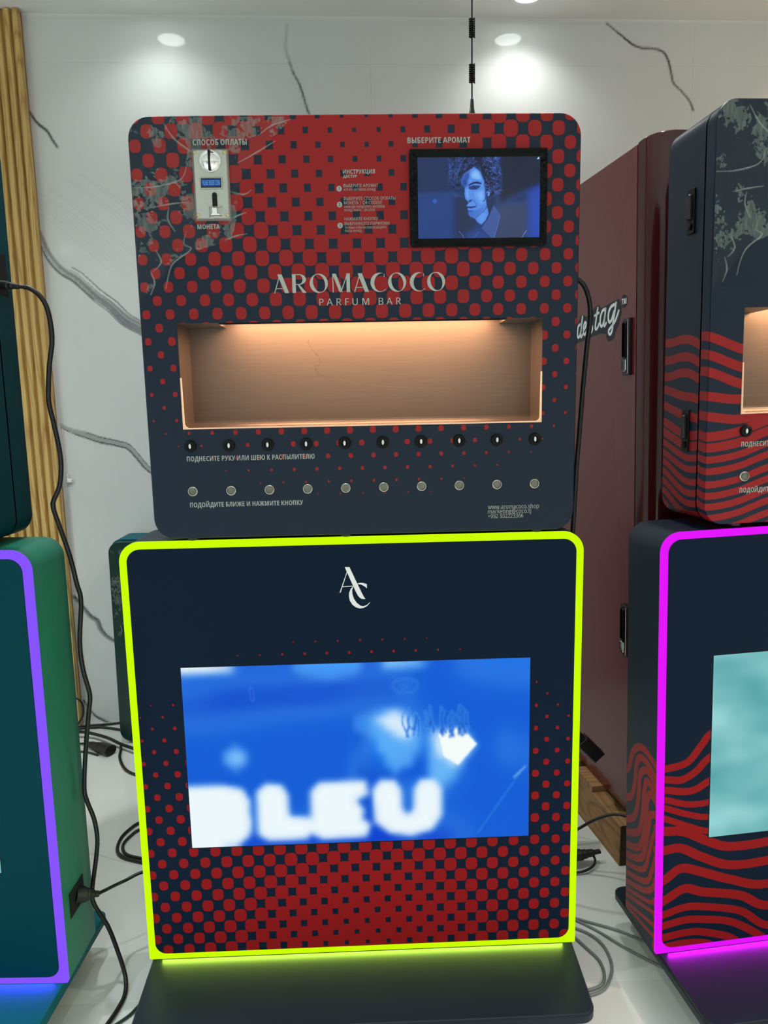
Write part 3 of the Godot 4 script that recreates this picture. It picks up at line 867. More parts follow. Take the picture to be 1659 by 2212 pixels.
func room() -> void:
	var z_wall := -1.2881
	var wall_basis := Basis(Vector3(cos(WALL_YAW), 0, -sin(WALL_YAW)), Vector3.UP, Vector3(sin(WALL_YAW), 0, cos(WALL_YAW)))
	var b := MB.new()
	box(b, Vector3(0, -0.06, 2.0), Vector3(7.6, 0.12, 7.6), 0.0)
	structure("floor", b.mesh(), mats.floor)
	b = MB.new()
	box(b, Vector3(0, ROOM_H + 0.06, 2.0), Vector3(7.6, 0.12, 7.6), 0.0)
	structure("ceiling", b.mesh(), mats.ceiling)
	b = MB.new(); box(b, Vector3(-3.5, ROOM_H / 2, 2.0), Vector3(0.12, ROOM_H, 7.4))
	structure("wall_left", b.mesh(), mats.plain_wall)
	b = MB.new(); box(b, Vector3(3.5, ROOM_H / 2, 2.0), Vector3(0.12, ROOM_H, 7.4))
	structure("wall_right", b.mesh(), mats.plain_wall)
	b = MB.new(); box(b, Vector3(0, ROOM_H / 2, 5.46), Vector3(7.2, ROOM_H, 0.12))
	structure("wall_front", b.mesh(), mats.plain_wall)
	# marble wall: a grey backing and slabs 1.088 wide, 2.24 tall, with hairline joints
	b = MB.new(); box(b, Vector3(0, ROOM_H / 2, -0.0512), Vector3(7.2, ROOM_H, 0.1))
	var back := structure("wall_back", b.mesh(), mats.plain_wall, Vector3(0, 0, z_wall))
	back.basis = wall_basis
	var xs := [-3.212, -2.124, -1.035, 0.053, 1.141, 2.229, 3.317]
	for i in xs.size() - 1:
		for row in 2:
			var y0 := 0.0 if row == 0 else 2.2402
			var y1 := 2.2400 if row == 0 else ROOM_H
			b = MB.new()
			extrude(b, rrect(xs[i] + 0.0001, y0, xs[i + 1] - 0.0001, y1, [0, 0, 0, 0]), -0.004, 0.0, 0.0001, WALL)
			part(back, "slab", b.mesh(), mats.marble)
	# small white bracket at the foot of the slats
	for i in LAMPS.size():
		lamp(LAMPS[i], i)

func lamp(d: Array, i: int) -> void:
	var warm: float = d[3]
	var names := ["recessed downlight above the middle kiosk's coin slot, close to the marble", "recessed downlight above the antenna, close to the marble", "warm recessed downlight near the marble at the right", "recessed downlight near the marble above the slatted wood",
		"recessed downlight over the teal machine's left side", "recessed downlight behind the camera at the left, nearer one", "recessed downlight behind the camera at the left, farther one", "recessed downlight over the right-hand machine", "recessed downlight behind the camera at the right, nearer one", "recessed downlight mirrored in the small portrait screen", "recessed downlight at the back of the room, middle one", "recessed downlight at the back of the room, right one", "dimmer recessed downlight behind the camera", "unseen fill downlight added over the gap between the teal and the middle machine", "unseen fill downlight added over the gap between the middle machine and the red cabinet"]
	var t := thing("ceiling_downlight", names[i], "downlight", Vector3(d[0], ROOM_H, d[1]), Basis(), "recessed ceiling downlights")
	var turn := Basis(Vector3(1, 0, 0), Vector3(0, 0, 1), Vector3(0, -1, 0))   # lathe axis pointing down
	var b := MB.new(); var m := MB.new()
	lathe(m, [[0.046, 0.0], [0.060, 0.0], [0.060, 0.003], [0.057, 0.005], [0.046, 0.003], [0.044, 0.001]], 36)
	append(b, m, Transform3D(turn, Vector3.ZERO))
	part(t, "ring", b.mesh(), mats.lamp_ring)
	b = MB.new(); m = MB.new()
	lathe(m, [[0.046, 0.0015], [0.0, 0.0025]], 36)
	append(b, m, Transform3D(turn, Vector3.ZERO))
	part(t, "lamp_lens", b.mesh(), mats.lamp_disc if warm < 0.6 else mats.lamp_disc_warm)
	var l := SpotLight3D.new()
	l.name = "spot"
	l.light_color = Color(0.965, 1.0, 0.995).lerp(Color(1.0, 0.78, 0.52), warm)
	l.light_energy = d[2] * LAMP_GAIN; l.light_size = 0.035
	l.spot_angle = 68.0; l.spot_angle_attenuation = 0.8; l.spot_range = 14.0; l.spot_attenuation = 2.0
	l.shadow_enabled = true
	l.position = Vector3(0, -0.012, 0); l.rotation.x = -PI / 2
	t.add_child(l)

func wood_panel() -> void:
	# fluted oak cladding over the marble at the left
	var wb := Basis(Vector3(cos(WALL_YAW), 0, -sin(WALL_YAW)), Vector3.UP, Vector3(sin(WALL_YAW), 0, cos(WALL_YAW)))
	var t := thing("slatted_panel", "fluted oak wall panel of narrow upright ribs beside the pale marble", "wall panel", Vector3(0, 0.001, -1.2875), wb)
	var x1 := -1.047
	var n := 30
	var pitch := 0.027
	var b := MB.new()
	box(b, Vector3(x1 - n * pitch / 2, (ROOM_H - 0.004) / 2, 0.007), Vector3(n * pitch - 0.004, ROOM_H - 0.004, 0.012))
	part(t, "backing_board", b.mesh(), mats.oak_edge)
	for v in 6:
		b = MB.new()
		# rib seen from above: a raised flat with a rounded shoulder
		var prof := PackedVector2Array([Vector2(0, 0.012), Vector2(pitch - 0.0006, 0.012), Vector2(pitch - 0.0006, 0.030), Vector2(pitch - 0.003, 0.034), Vector2(0.0125, 0.034), Vector2(0.0095, 0.0325), Vector2(0.0075, 0.028), Vector2(0.0055, 0.0225), Vector2(0.002, 0.0205), Vector2(0, 0.0205)])
		var m := MB.new()
		var o := PackedVector2Array()
		for p in prof: o.append(Vector2(p.x, -p.y))
		extrude(m, o, 0.0, ROOM_H - 0.004, 0.0)
		# texture runs along the rib
		for i in m.t.size():
			m.t[i] = Vector2((m.v[i].x * 3.2 + v * 0.171 + (-m.v[i].y) * 3.0), m.v[i].z / (ROOM_H * 1.35) + v * 0.045)
		append(b, m, Transform3D(Basis(Vector3(1, 0, 0), Vector3(0, 0, -1), Vector3(0, 1, 0)), Vector3.ZERO))
		lists["rib%d" % v] = b.mesh()
	for i in n:
		part(t, "slat", lists["rib%d" % ((i * 5 + 2) % 6)], mats.oak, Vector3(x1 - (i + 1) * pitch, 0, 0))
	# small white hook by the panel's edge
	var hk := thing("cable_clip", "tiny white plastic clip on the marble at the slatted panel's edge", "clip", Vector3(-1.02, 0.885, -1.2555), wb)
	b = MB.new(); box(b, Vector3(0, 0.01, 0.004), Vector3(0.018, 0.014, 0.008), 0.002); box(b, Vector3(-0.006, 0.024, 0.002), Vector3(0.004, 0.02, 0.004), 0.001)
	part(hk, "clip_body", b.mesh(), mats.white_plastic)

# ---------------------------------------------------------------- lower display cabinets

func lower_cabinets() -> void:
	var a := display_cabinet("display_cabinet", "navy lower cabinet with lime light edge and red halftone dots round a blue screen", Vector3(-0.0232, 0, 0.0), Basis(), "lime", mats.dots_lower, mats.navy, Rect2(0, 0, WL, HL), 0.013)
	# the wide screen
	var x0 := -0.3404 + 0.0232; var x1 := 0.2949 + 0.0232
	var y0 := -0.5905 + 0.91; var y1 := -0.2370 + 0.91
	screen(a, Rect2(x0, y0, x1 - x0, y1 - y0), mats.blue_advert, 0.002, 0.05, Color(0.35, 0.6, 1.0))
	monogram(a, Vector3(0.0232, 0.91, 0.0014))
	var bq := lean(0.0795, 0.0245)
	var r := display_cabinet("display_cabinet", "navy lower cabinet with magenta light edge and wavy red stripes round a cyan screen", Vector3(0.5351, 0, 0.0396) + bq.x * 0.413, bq, "magenta", mats.waves_lower, mats.waves_lower_side, WAVE_L, 0.0125)
	screen(r, Rect2(-0.413 + 0.101, BODY + 0.233, 0.624, 0.355), mats.cyan_advert, 0.002, 0.03, Color(0.6, 0.95, 1.0))
	bq = lean(-0.0294, -0.0054)
	var l := display_cabinet("display_cabinet", "teal lower cabinet with violet light edge, cut by the photo's left border", Vector3(-0.572, 0, 0.049) - bq.x * 0.413, bq, "violet", mats.teal, mats.teal_side_lit, Rect2(0, 0, WL, HL), 0.0145)
	screen(l, Rect2(0.413 - 0.102 - 0.62, BODY + 0.226, 0.62, 0.35), mats.cyan_advert, 0.002, 0.0, Color(0.5, 0.9, 1.0))
	# power inlet on the side that faces the middle kiosk
	var bx := MB.new()
	box(bx, Vector3(0.4133, BODY + 0.132, -0.0605), Vector3(0.0022, 0.050, 0.060))
	part(l, "power_inlet", bx.mesh(), mats.gap)
	# wooden blocks under the middle cabinet
	var k := 0
	for p in [Vector3(0.31, 0, 0.125), Vector3(-0.37, 0, 0.125), Vector3(0.31, 0, -0.14), Vector3(-0.37, 0, -0.14)]:
		var where: String = ["front right", "front left", "rear right", "rear left"][k]
		var t := thing("wooden_block", "small wooden block under the %s corner of the lime-edged cabinet's base" % where, "block", p, Basis(), "wooden blocks under the middle cabinet")
		var wb := MB.new(); box(wb, Vector3(0, 0.034, 0), Vector3(0.075, 0.068, 0.06), 0.002, Rect2(-0.3, -0.3, 0.6, 0.6))
		part(t, "block_body", wb.mesh(), mats.pine)
		k += 1

func display_cabinet(called: String, label: String, at: Vector3, basis: Basis, led: String, front_mat: Material, side_mat: Material, uvr: Rect2, strip: float) -> Node3D:
	var t := thing(called, label, "display cabinet", at, basis, "")
	var depth := 0.132
	var hw := WL / 2
	var y0 := BODY; var y1 := BODY + HL
	var uv := Rect2(uvr.position.x - hw, y0 + uvr.position.y, uvr.size.x, uvr.size.y)
	var is_dots := led == "lime"
	# body behind the light edge
	var b := MB.new()
	extrude(b, rrect(-hw, y0, hw, y1, [0.002, 0.002, 0.036, 0.036], 10), -depth, -0.006, 0.0, uv, Rect2(), true, true, 0.004)
	part(t, "body", b.mesh(), side_mat if not is_dots else mats.navy)
	# LED light edge: a ring between the outer outline and the front panel
	var outer := rrect(-hw, y0, hw, y1, [0.003, 0.003, 0.036, 0.036], 12)
	var inner := rrect(-hw + strip, y0 + strip * 0.85, hw - strip, y1 - strip, [0.022, 0.022, 0.024, 0.024], 12)
	b = MB.new()
	ring_extrude(b, outer, inner, -0.006, 0.0)
	part(t, "led_light_edge", b.mesh(), mats[led])
	var c: Color = mats[led].emission
	if led == "lime": c = Color(0.80, 1.0, 0.30)
	if led == "violet": c = Color(0.34, 0.16, 1.0)
	var out := Basis()   # area lights shine along -z, so turn them to face the room
	out = Basis(Vector3(-1, 0, 0), Vector3.UP, Vector3(0, 0, -1))
	var e := 0.09 if led == "lime" else 0.13 if led == "magenta" else 0.15
	area_light(t, "edge_glow", Vector3(0, y0 + strip * 0.42, 0.0012), out, Vector2(WL - 0.05, strip * 0.7), c, e)
	area_light(t, "edge_glow", Vector3(0, y1 - strip * 0.5, 0.0012), out, Vector2(WL - 0.08, strip * 0.8), c, e * 0.06)
	area_light(t, "edge_glow", Vector3(-hw + strip * 0.5, (y0 + y1) / 2, 0.0012), out, Vector2(strip * 0.8, HL - 0.08), c, e * 0.06)
	area_light(t, "edge_glow", Vector3(hw - strip * 0.5, (y0 + y1) / 2, 0.0012), out, Vector2(strip * 0.8, HL - 0.08), c, e * 0.06)
	# the acrylic edge shines sideways too
	area_light(t, "edge_glow", Vector3(hw + 0.0008, (y0 + y1) / 2, -0.003), Basis(Vector3(0, 0, 1), Vector3.UP, Vector3(-1, 0, 0)), Vector2(0.005, HL - 0.08), c, e * 0.08)
	area_light(t, "edge_glow", Vector3(-hw - 0.0008, (y0 + y1) / 2, -0.003), Basis(Vector3(0, 0, -1), Vector3.UP, Vector3(1, 0, 0)), Vector2(0.005, HL - 0.08), c, e * 0.08)
	# front panel
	b = MB.new()
	extrude(b, rrect(-hw + strip, y0 + strip * 0.85, hw - strip, y1 - strip, [0.022, 0.022, 0.024, 0.024], 12), -0.006, 0.001, 0.0008, uv)
	part(t, "front_panel", b.mesh(), front_mat)
	# base plate with rounded corners, a little narrower towards the front
	b = MB.new()
	var o := PackedVector2Array()
	for cnr in [[Vector2(-hw + 0.010, 0.168), PI / 2, 0.026], [Vector2(-hw, -0.195), PI, 0.02], [Vector2(hw, -0.195), PI * 1.5, 0.02], [Vector2(hw - 0.010, 0.168), 0.0, 0.026]]:
		var p: Vector2 = cnr[0]; var r: float = cnr[2]
		var ctr := Vector2(p.x - signf(p.x) * r, p.y - signf(p.y) * r)
		for i in 8:
			var an: float = cnr[1] + PI / 2 * i / 7.0
			o.append(ctr + Vector2(cos(an), sin(an)) * r)
	slab(b, o, BODY - 0.020, BODY, 0.0035)
	part(t, "base_plate", b.mesh(), mats.base_navy if led != "violet" else mats.teal_lit)
	# levelling feet
	if led != "lime":
		for p in [Vector3(-hw + 0.06, 0, 0.12), Vector3(hw - 0.06, 0, 0.12), Vector3(-hw + 0.06, 0, -0.14), Vector3(hw - 0.06, 0, -0.14)]:
			b = MB.new(); var m := MB.new()
			lathe(m, [[0.0, 0.0], [0.016, 0.0], [0.018, 0.004], [0.012, 0.012], [0.006, 0.014], [0.006, 0.068], [0.0, 0.068]], 16)
			append(b, m, Transform3D(Basis(Vector3(1, 0, 0), Vector3(0, 0, -1), Vector3(0, 1, 0)), Vector3.ZERO))
			part(t, "levelling_foot", b.mesh(), mats.foot, p)
	return t

func ring_extrude(b: MB, outer: PackedVector2Array, inner: PackedVector2Array, z0: float, z1: float) -> void:
	# both outlines have the same number of points only when both corners are rounded; pair by nearest corner fan
	var o := to_ccw(outer); var i_ := to_ccw(inner)
	extrude(b, o, z0, z1, 0.0, Rect2(0, 0, 1, 1), Rect2(), false, false)
	var n := i_.size()
	for k in n:
		var j := (k + 1) % n
		b.quad(Vector3(i_[k].x, i_[k].y, z1), Vector3(i_[k].x, i_[k].y, z0), Vector3(i_[j].x, i_[j].y, z0), Vector3(i_[j].x, i_[j].y, z1))
		# front annulus
		var pa := o[k % o.size()]; var pb := o[j % o.size()]
		b.quad(Vector3(pa.x, pa.y, z1), Vector3(pb.x, pb.y, z1), Vector3(i_[j].x, i_[j].y, z1), Vector3(i_[k].x, i_[k].y, z1))

func screen(t: Node3D, r: Rect2, mat: Material, z: float, energy: float, c: Color) -> void:
	var b := MB.new()
	extrude(b, rrect(r.position.x - 0.002, r.position.y - 0.0025, r.end.x + 0.0015, r.end.y + 0.0015, [0.001, 0.001, 0.001, 0.001], 2), -0.002, z - 0.0008, 0.0003)
	part(t, "screen_surround", b.mesh(), mats.black)
	b = MB.new()
	extrude(b, rrect(r.position.x, r.position.y, r.end.x, r.end.y, [0, 0, 0, 0]), -0.001, z, 0.0, r)
	part(t, "screen", b.mesh(), mat)
	if energy > 0.0:
		area_light(t, "screen_glow", Vector3(r.get_center().x, r.get_center().y, z + 0.001), Basis(Vector3(-1, 0, 0), Vector3.UP, Vector3(0, 0, -1)), r.size * 0.96, c, energy)

# ---------------------------------------------------------------- lettering

func letters(t: Node, s: String, x0: float, x1: float, base: float, capheight: float, z: float, mat: Material, bold := true) -> void:
	var key := "b" if bold else "r"
	if not fonts.has(key):
		var f := SystemFont.new()
		f.font_names = PackedStringArray(["Droid Sans"]); f.font_weight = 700 if bold else 400
		fonts[key] = f
	var mk := func(txt: String) -> TextMesh:
		var m := TextMesh.new()
		m.font = fonts[key]; m.font_size = 48; m.pixel_size = 0.001; m.depth = 0.0002; m.curve_step = 2.0; m.text = txt
		return m
	var tm: TextMesh = mk.call(s)
	var ref: TextMesh = mk.call("H")
	var a := tm.get_aabb(); var h := ref.get_aabb()
	if a.size.x < 1e-5 or h.size.y < 1e-5: return
	var sx := (x1 - x0) / a.size.x; var sy := capheight / h.size.y
	var o := part(t, "lettering", tm, mat, Vector3(x0 - a.position.x * sx, base - h.position.y * sy, z))
	o.scale = Vector3(sx, sy, 1.0)

func shape_part(t: Node, called: String, polys: Array, z: float, mat: Material) -> void:
	var b := MB.new()
	for p in polys:
		extrude(b, PackedVector2Array(p), z, z + 0.0003, 0.0)
	part(t, called, b.mesh(), mat)

# ring between an upright outer ellipse and a slanted inner one, from angle a0 to a1
func bowl(c: Vector2, ro: Vector2, ri: Vector2, tilt: float, shift: Vector2, a0 := 0.0, a1 := TAU) -> Array:
	var out := []
	var n := 36
	for i in n:
		var q := []
		for w in [[i, 0], [i + 1, 0], [i + 1, 1], [i, 1]]:
			var a: float = lerpf(a0, a1, float(w[0]) / n)
			if w[1] == 0: q.append(c + Vector2(cos(a) * ro.x, sin(a) * ro.y))
			else: q.append(c + shift + Vector2(cos(a - tilt) * ri.x, sin(a - tilt) * ri.y).rotated(tilt))
		out.append(q)
	return out

func wordmark(t: Node3D) -> void:
	# AROMACOCO in high-contrast capitals; drawn in 1/1000 of the word's own units, baseline at 0, cap height 152
	var k := 0.0001975
	var at := Vector2(-0.1446 - 85 * k, 0.4143)
	var P := func(a: Array) -> PackedVector2Array:
		var q := PackedVector2Array()
		for p in vec(a): q.append(at + p * k)
		return q
	var C := func(x: float, y: float) -> Vector2: return at + Vector2(x, y) * k
	var z := 0.0008
	var A := func(x: float) -> Array:
		return [P.call([x + 33, 153, x + 70, 153, x + 127, 0, x + 92, 0]), P.call([x + 42, 128, x + 46, 118, x + 9, 0, x + 0, -2]), P.call([x + 14, 40, x + 84, 40, x + 84, 34, x + 14, 34])]
	var C_ := func(x: float) -> Array:
		var q := bowl(C.call(x, 76), Vector2(77, 79) * k, Vector2(58, 74) * k, -0.18, Vector2(14, 0) * k, 0.95, TAU - 0.8)
		q.append(P.call([x + 40, 145, x + 36, 120, x + 42, 122, x + 45, 142]))
		return q
	var O := func(x: float) -> Array: return bowl(C.call(x, 76), Vector2(77, 79) * k, Vector2(49, 74) * k, 0.28, Vector2(2, 0) * k)
	shape_part(t, "wordmark_letter", A.call(86), z, mats.white_print)
	var R := [P.call([242, 153, 272, 153, 272, 0, 242, 0]), P.call([272, 153, 300, 153, 300, 146, 272, 146]), P.call([272, 72, 312, 72, 312, 66, 272, 66]), P.call([286, 70, 300, 70, 362, 0, 328, 0])]
	R.append_array(bowl(C.call(300, 110), Vector2(60, 43) * k, Vector2(30, 37) * k, 0.0, Vector2(0, 0), -PI / 2, PI / 2))
	shape_part(t, "wordmark_letter", R, z, mats.white_print)
	shape_part(t, "wordmark_letter", O.call(467), z, mats.white_print)
	shape_part(t, "wordmark_letter", [P.call([583, 153, 591, 150, 591, 0, 583, 0]), P.call([583, 153, 613, 153, 668, 2, 640, 2]), P.call([650, 2, 658, 2, 706, 130, 702, 140]), P.call([702, 154, 732, 154, 732, 0, 702, 0])], z, mats.white_print)
	shape_part(t, "wordmark_letter", A.call(765), z, mats.white_print)
	shape_part(t, "wordmark_letter", C_.call(983), z, mats.white_print)
	shape_part(t, "wordmark_letter", O.call(1133), z, mats.white_print)
	shape_part(t, "wordmark_letter", C_.call(1318), z, mats.white_print)
	shape_part(t, "wordmark_letter", O.call(1466), z, mats.white_print)
	letters(t, "P A R F U M   B A R", -0.0693, 0.0684, 0.3931, 0.0112, z, mats.white_print, false)

func monogram(t: Node3D, o: Vector3) -> void:
	var P := func(a: Array) -> PackedVector2Array:
		var q := PackedVector2Array()
		for p in vec(a): q.append(Vector2(o.x - 0.0772 + p.x * 0.0000644, o.y - 0.0370 - p.y * 0.0000667))
		return q
	var up := [P.call([588, 322, 718, 322, 925, 790, 1060, 1080, 1095, 1150, 1135, 1210, 1100, 1215, 1020, 1200, 975, 1165, 930, 1110, 870, 990, 800, 830]),
		P.call([640, 455, 652, 470, 455, 1018, 425, 1022]), P.call([500, 846, 805, 840, 805, 856, 500, 868])]
	var c := [P.call([812, 848, 740, 920, 690, 1030, 682, 1130, 705, 1250, 770, 1360, 870, 1440, 980, 1472, 1080, 1460, 1180, 1410, 1265, 1318, 1255, 1310, 1180, 1378, 1080, 1414, 1000, 1400, 900, 1320, 820, 1200, 780, 1070, 775, 960, 800, 890]),
		P.call([912, 785, 1000, 766, 1080, 768, 1188, 805, 1188, 922, 1120, 860, 1020, 810, 930, 796])]
	shape_part(t, "monogram_letter", up, o.z, mats.white_plastic)
	shape_part(t, "monogram_letter", c, o.z, mats.white_plastic)

# ---------------------------------------------------------------- upper kiosks

func upper_kiosks() -> void:
	var k := kiosk("perfume_kiosk", "navy upper kiosk printed with red halftone dots, a coin slot and a lit empty niche", Vector3(0, 0.91, 0.0), Basis(), mats.dots_upper, mats.navy, Rect2(0, 0, WU, HU), 0.027, true)
	central_details(k)
	var bq := lean(0.0745, 0.0176)
	var r := kiosk("perfume_kiosk", "navy upper kiosk with wavy red stripes and wrinkled film, at the photo's right border", Vector3(0.589, 0.9164, 0.0347) + bq.x * 0.37, bq, mats.waves_upper, mats.waves_upper, WAVE_U, 0.027, true, 0.0045)
	for y in [0.5375, 0.1625]:
		swing_handle(r, Vector3(-0.37, y, -0.066))
	film(r, Rect2(-0.3685, 0.40, 0.25, 0.292), "film_right")
	letters(r, "ПОДНЕСИТЕ РУКУ ИЛИ ШЕЮ К РАСПЫЛИТЕЛЮ", -0.3065, -0.086, 0.1345, 0.0085, 0.0006, mats.grey_print)
	letters(r, "ПОДОЙДИТЕ БЛИЖЕ И НАЖМИТЕ КНОПКУ", -0.3065, -0.109, 0.0545, 0.0085, 0.0006, mats.grey_print)
	bq = lean(-0.02967, -0.0054)
	var l := kiosk("perfume_kiosk", "teal upper kiosk with a black power inlet, cut by the photo's left border", Vector3(-0.630, 0.912, 0.05) - bq.x * 0.37, bq, mats.teal, mats.teal, Rect2(0, 0, WU, HU), 0.091, false)
	var b := MB.new()
	box(b, Vector3(0.3703, 0.4605, -0.106), Vector3(0.0022, 0.071, 0.056))
	part(l, "power_inlet", b.mesh(), mats.gap)
	bq = lean(0.0, -0.012)
	var g := kiosk("perfume_kiosk", "dark green spare kiosk box standing on the floor against the marble", Vector3(-0.8555, 0.011, -1.085) + bq.x * 0.37, bq, mats.dark_green, mats.dark_green, Rect2(0, 0, WU, HU), 0.027, false, 0.011)
	b = MB.new()
	extrude(b, rrect(-0.3705, 0.02, 0.3705, 0.6985, [0.03, 0.03, 0.034, 0.034], 8), -0.150, -0.03, 0.0)
	part(g, "rear_cover", b.mesh(), mats.teal_lit)
	film(g, Rect2(-0.366, 0.36, 0.25, 0.325), "film_left")
	antenna()

func kiosk(called: String, label: String, at: Vector3, basis: Basis, front_mat: Material, side_mat: Material, uvr: Rect2, seam: float, fitted: bool, foot := 0.0045) -> Node3D:
	var t := thing(called, label, "kiosk", at, basis)
	var hw := WU / 2
	var depth := 0.156
	var uv := Rect2(uvr.position.x - hw, uvr.position.y, uvr.size.x, uvr.size.y)
	var o := rrect(-hw, 0, hw, HU, [0.036, 0.036, 0.036, 0.036], 10)
	var oi := rrect(-hw + 0.003, 0.003, hw - 0.003, HU - 0.003, [0.033, 0.033, 0.033, 0.033], 10)
	var hole := Rect2(-0.3095, 0.1905, 0.6195, 0.177) if fitted else Rect2()
	var b := MB.new()
	extrude(b, o, -depth, -seam - 0.0025, 0.0, Rect2(uv.position.x - seam - 0.0025, uv.position.y, uv.size.x, uv.size.y) if uvr.size.x > 0.75 else uv, Rect2(), false, true, 0.006)
	part(t, "rear_shell", b.mesh(), side_mat)
	b = MB.new()
	extrude(b, oi, -seam - 0.004, -seam + 0.002, 0.0, Rect2(0, 0, 1, 1), hole, true, false)
	part(t, "seam", b.mesh(), mats.gap)
	b = MB.new()
	extrude(b, o, -seam, 0.0, 0.0014, uv, hole, true, false)
	part(t, "front_door", b.mesh(), front_mat)
	# feet
	for p in [Vector3(-0.3065, 0, -0.012), Vector3(-0.0357, 0, -0.012), Vector3(0.3058, 0, -0.012), Vector3(-0.3065, 0, -0.125), Vector3(0.3058, 0, -0.125)]:
		b = MB.new(); var m := MB.new()
		lathe(m, [[0.0, -foot], [0.0095, -foot], [0.0105, -foot * 0.7], [0.0105, 0.002], [0.0, 0.002]], 20)
		append(b, m, Transform3D(Basis(Vector3(1, 0, 0), Vector3(0, 0, -1), Vector3(0, 1, 0)), Vector3.ZERO))
		part(t, "rubber_foot", b.mesh(), mats.rubber, p)
	if fitted: niche(t, hole)
	return t

func niche(t: Node3D, h: Rect2) -> void:
	var d := 0.085
	var x0 := h.position.x; var x1 := h.end.x; var y0 := h.position.y; var y2 := h.end.y
	var y1 := y2 + 0.020      # the ceiling sits above the opening and hides the LED bar
	var r := 0.012
	var b := MB.new()
	# back and the four cheeks, the corner between back and floor is coved
	b.quad(Vector3(x0, y0 + r, -d), Vector3(x1, y0 + r, -d), Vector3(x1, y1, -d), Vector3(x0, y1, -d))
	for i in 5:
		var a := PI / 2 * i / 5; var c := PI / 2 * (i + 1) / 5
		var pa := Vector2(-d + r - r * cos(a), y0 + r - r * sin(a)); var pc := Vector2(-d + r - r * cos(c), y0 + r - r * sin(c))
		b.quad(Vector3(x0, pc.y, pc.x), Vector3(x1, pc.y, pc.x), Vector3(x1, pa.y, pa.x), Vector3(x0, pa.y, pa.x), Vector2(0, 1), Vector2(1, 1), Vector2(1, 0.98), Vector2(0, 0.98))
	b.quad(Vector3(x0, y0, 0), Vector3(x1, y0, 0), Vector3(x1, y0, -d + r), Vector3(x0, y0, -d + r))
	# the LED channel: a pocket in the ceiling between c0 and c1
	var c0 := -0.243; var c1 := 0.251
	b.quad(Vector3(c0, y1, -d), Vector3(c1, y1, -d), Vector3(c1, y1, -0.0003), Vector3(c0, y1, -0.0003))
	b.quad(Vector3(x0, y1, -0.0003), Vector3(x1, y1, -0.0003), Vector3(x1, y2, -0.0003), Vector3(x0, y2, -0.0003))
	b.quad(Vector3(x0, y2, -d), Vector3(c0, y2, -d), Vector3(c0, y2, -0.0003), Vector3(x0, y2, -0.0003))
	b.quad(Vector3(c1, y2, -d), Vector3(x1, y2, -d), Vector3(x1, y2, -0.0003), Vector3(c1, y2, -0.0003))
	b.quad(Vector3(c0, y2, -0.0003), Vector3(c0, y2, -d), Vector3(c0, y1, -d), Vector3(c0, y1, -0.0003))
	b.quad(Vector3(c1, y2, -d), Vector3(c1, y2, -0.0003), Vector3(c1, y1, -0.0003), Vector3(c1, y1, -d))
	b.quad(Vector3(x0, y0, -0.0003), Vector3(x0, y0, -d), Vector3(x0, y1, -d), Vector3(x0, y1, -0.0003))
	b.quad(Vector3(x1, y0, -d), Vector3(x1, y0, -0.0003), Vector3(x1, y1, -0.0003), Vector3(x1, y1, -d))
	part(t, "niche_liner", b.mesh(), mats.brushed)
	# glowing acrylic lip along the bottom and the lower sides
	b = MB.new()
	var w := 0.0024
	var lip := PackedVector2Array([Vector2(x0, y0), Vector2(x1, y0), Vector2(x1, y2 - 0.09), Vector2(x1 - w * 0.6, y2 - 0.09), Vector2(x1 - w, y0 + w + 0.006), Vector2(x1 - w - 0.002, y0 + w + 0.002), Vector2(x1 - w - 0.006, y0 + w), Vector2(x0 + w + 0.006, y0 + w), Vector2(x0 + w + 0.002, y0 + w + 0.002), Vector2(x0 + w, y0 + w + 0.006), Vector2(x0 + w * 0.6, y2 - 0.09), Vector2(x0, y2 - 0.09)])
	extrude(b, lip, -0.004, 0.0022, 0.0)
	part(t, "light_lip", b.mesh(), mats.niche_edge)
	# LED bar under the niche ceiling
	b = MB.new()
	box(b, Vector3(0.004, y1 - 0.003, -d + 0.045), Vector3(0.48, 0.005, 0.010), 0.001)
	part(t, "led_light_bar", b.mesh(), mats.niche_led)
	area_light(t, "niche_glow", Vector3(0.004, y1 - 0.0062, -d + 0.045), Basis(Vector3(1, 0, 0), Vector3(0, 0, -1), Vector3(0, 1, 0)), Vector2(0.475, 0.009), Color(1.0, 0.77, 0.58), 0.31)
	for i in 10:
		var x := -0.2993 + 0.06645 * i
		nozzle(t, Vector3(x, 0.1615, 0))
		push_button(t, Vector3(x, 0.0832, 0), i)

func nozzle(t: Node3D, p: Vector3) -> void:
	if not lists.has("noz"):
		var b := MB.new()
		lathe(b, [[0.0106, 0.0], [0.0106, 0.0025], [0.0098, 0.0042], [0.0072, 0.0055], [0.0055, 0.0052], [0.0044, 0.0035], [0.0, 0.0030]], 26)
		lists["noz"] = b.mesh()
		b = MB.new()
		lathe(b, [[0.0026, 0.003], [0.0026, 0.0046], [0.0018, 0.0054], [0.0, 0.0056]], 14, 0.78, 1.7)
		lists["noz_tip"] = b.mesh()
	var o := part(t, "nozzle", lists.noz, mats.black, p)
	part(o, "spray_tip", lists.noz_tip, mats.white_plastic)

func push_button(t: Node3D, p: Vector3, i: int) -> void:
	if not lists.has("but"):
		var b := MB.new()
		lathe(b, [[0.0090, 0.0], [0.0090, 0.0018], [0.0082, 0.0030], [0.0070, 0.0034], [0.0066, 0.0026], [0.0064, 0.0012], [0.0058, 0.0012]], 30)
		lists["but"] = b.mesh()
		b = MB.new()
		lathe(b, [[0.0060, 0.0010], [0.0060, 0.0034], [0.0056, 0.0038], [0.0, 0.0036]], 30)
		lists["but_cap"] = b.mesh()
	var o := part(t, "push_button", lists.but, mats.steel, p)
	o.rotation.x = 0.0
	part(o, "button_cap", lists.but_cap, mats.steel_cap)

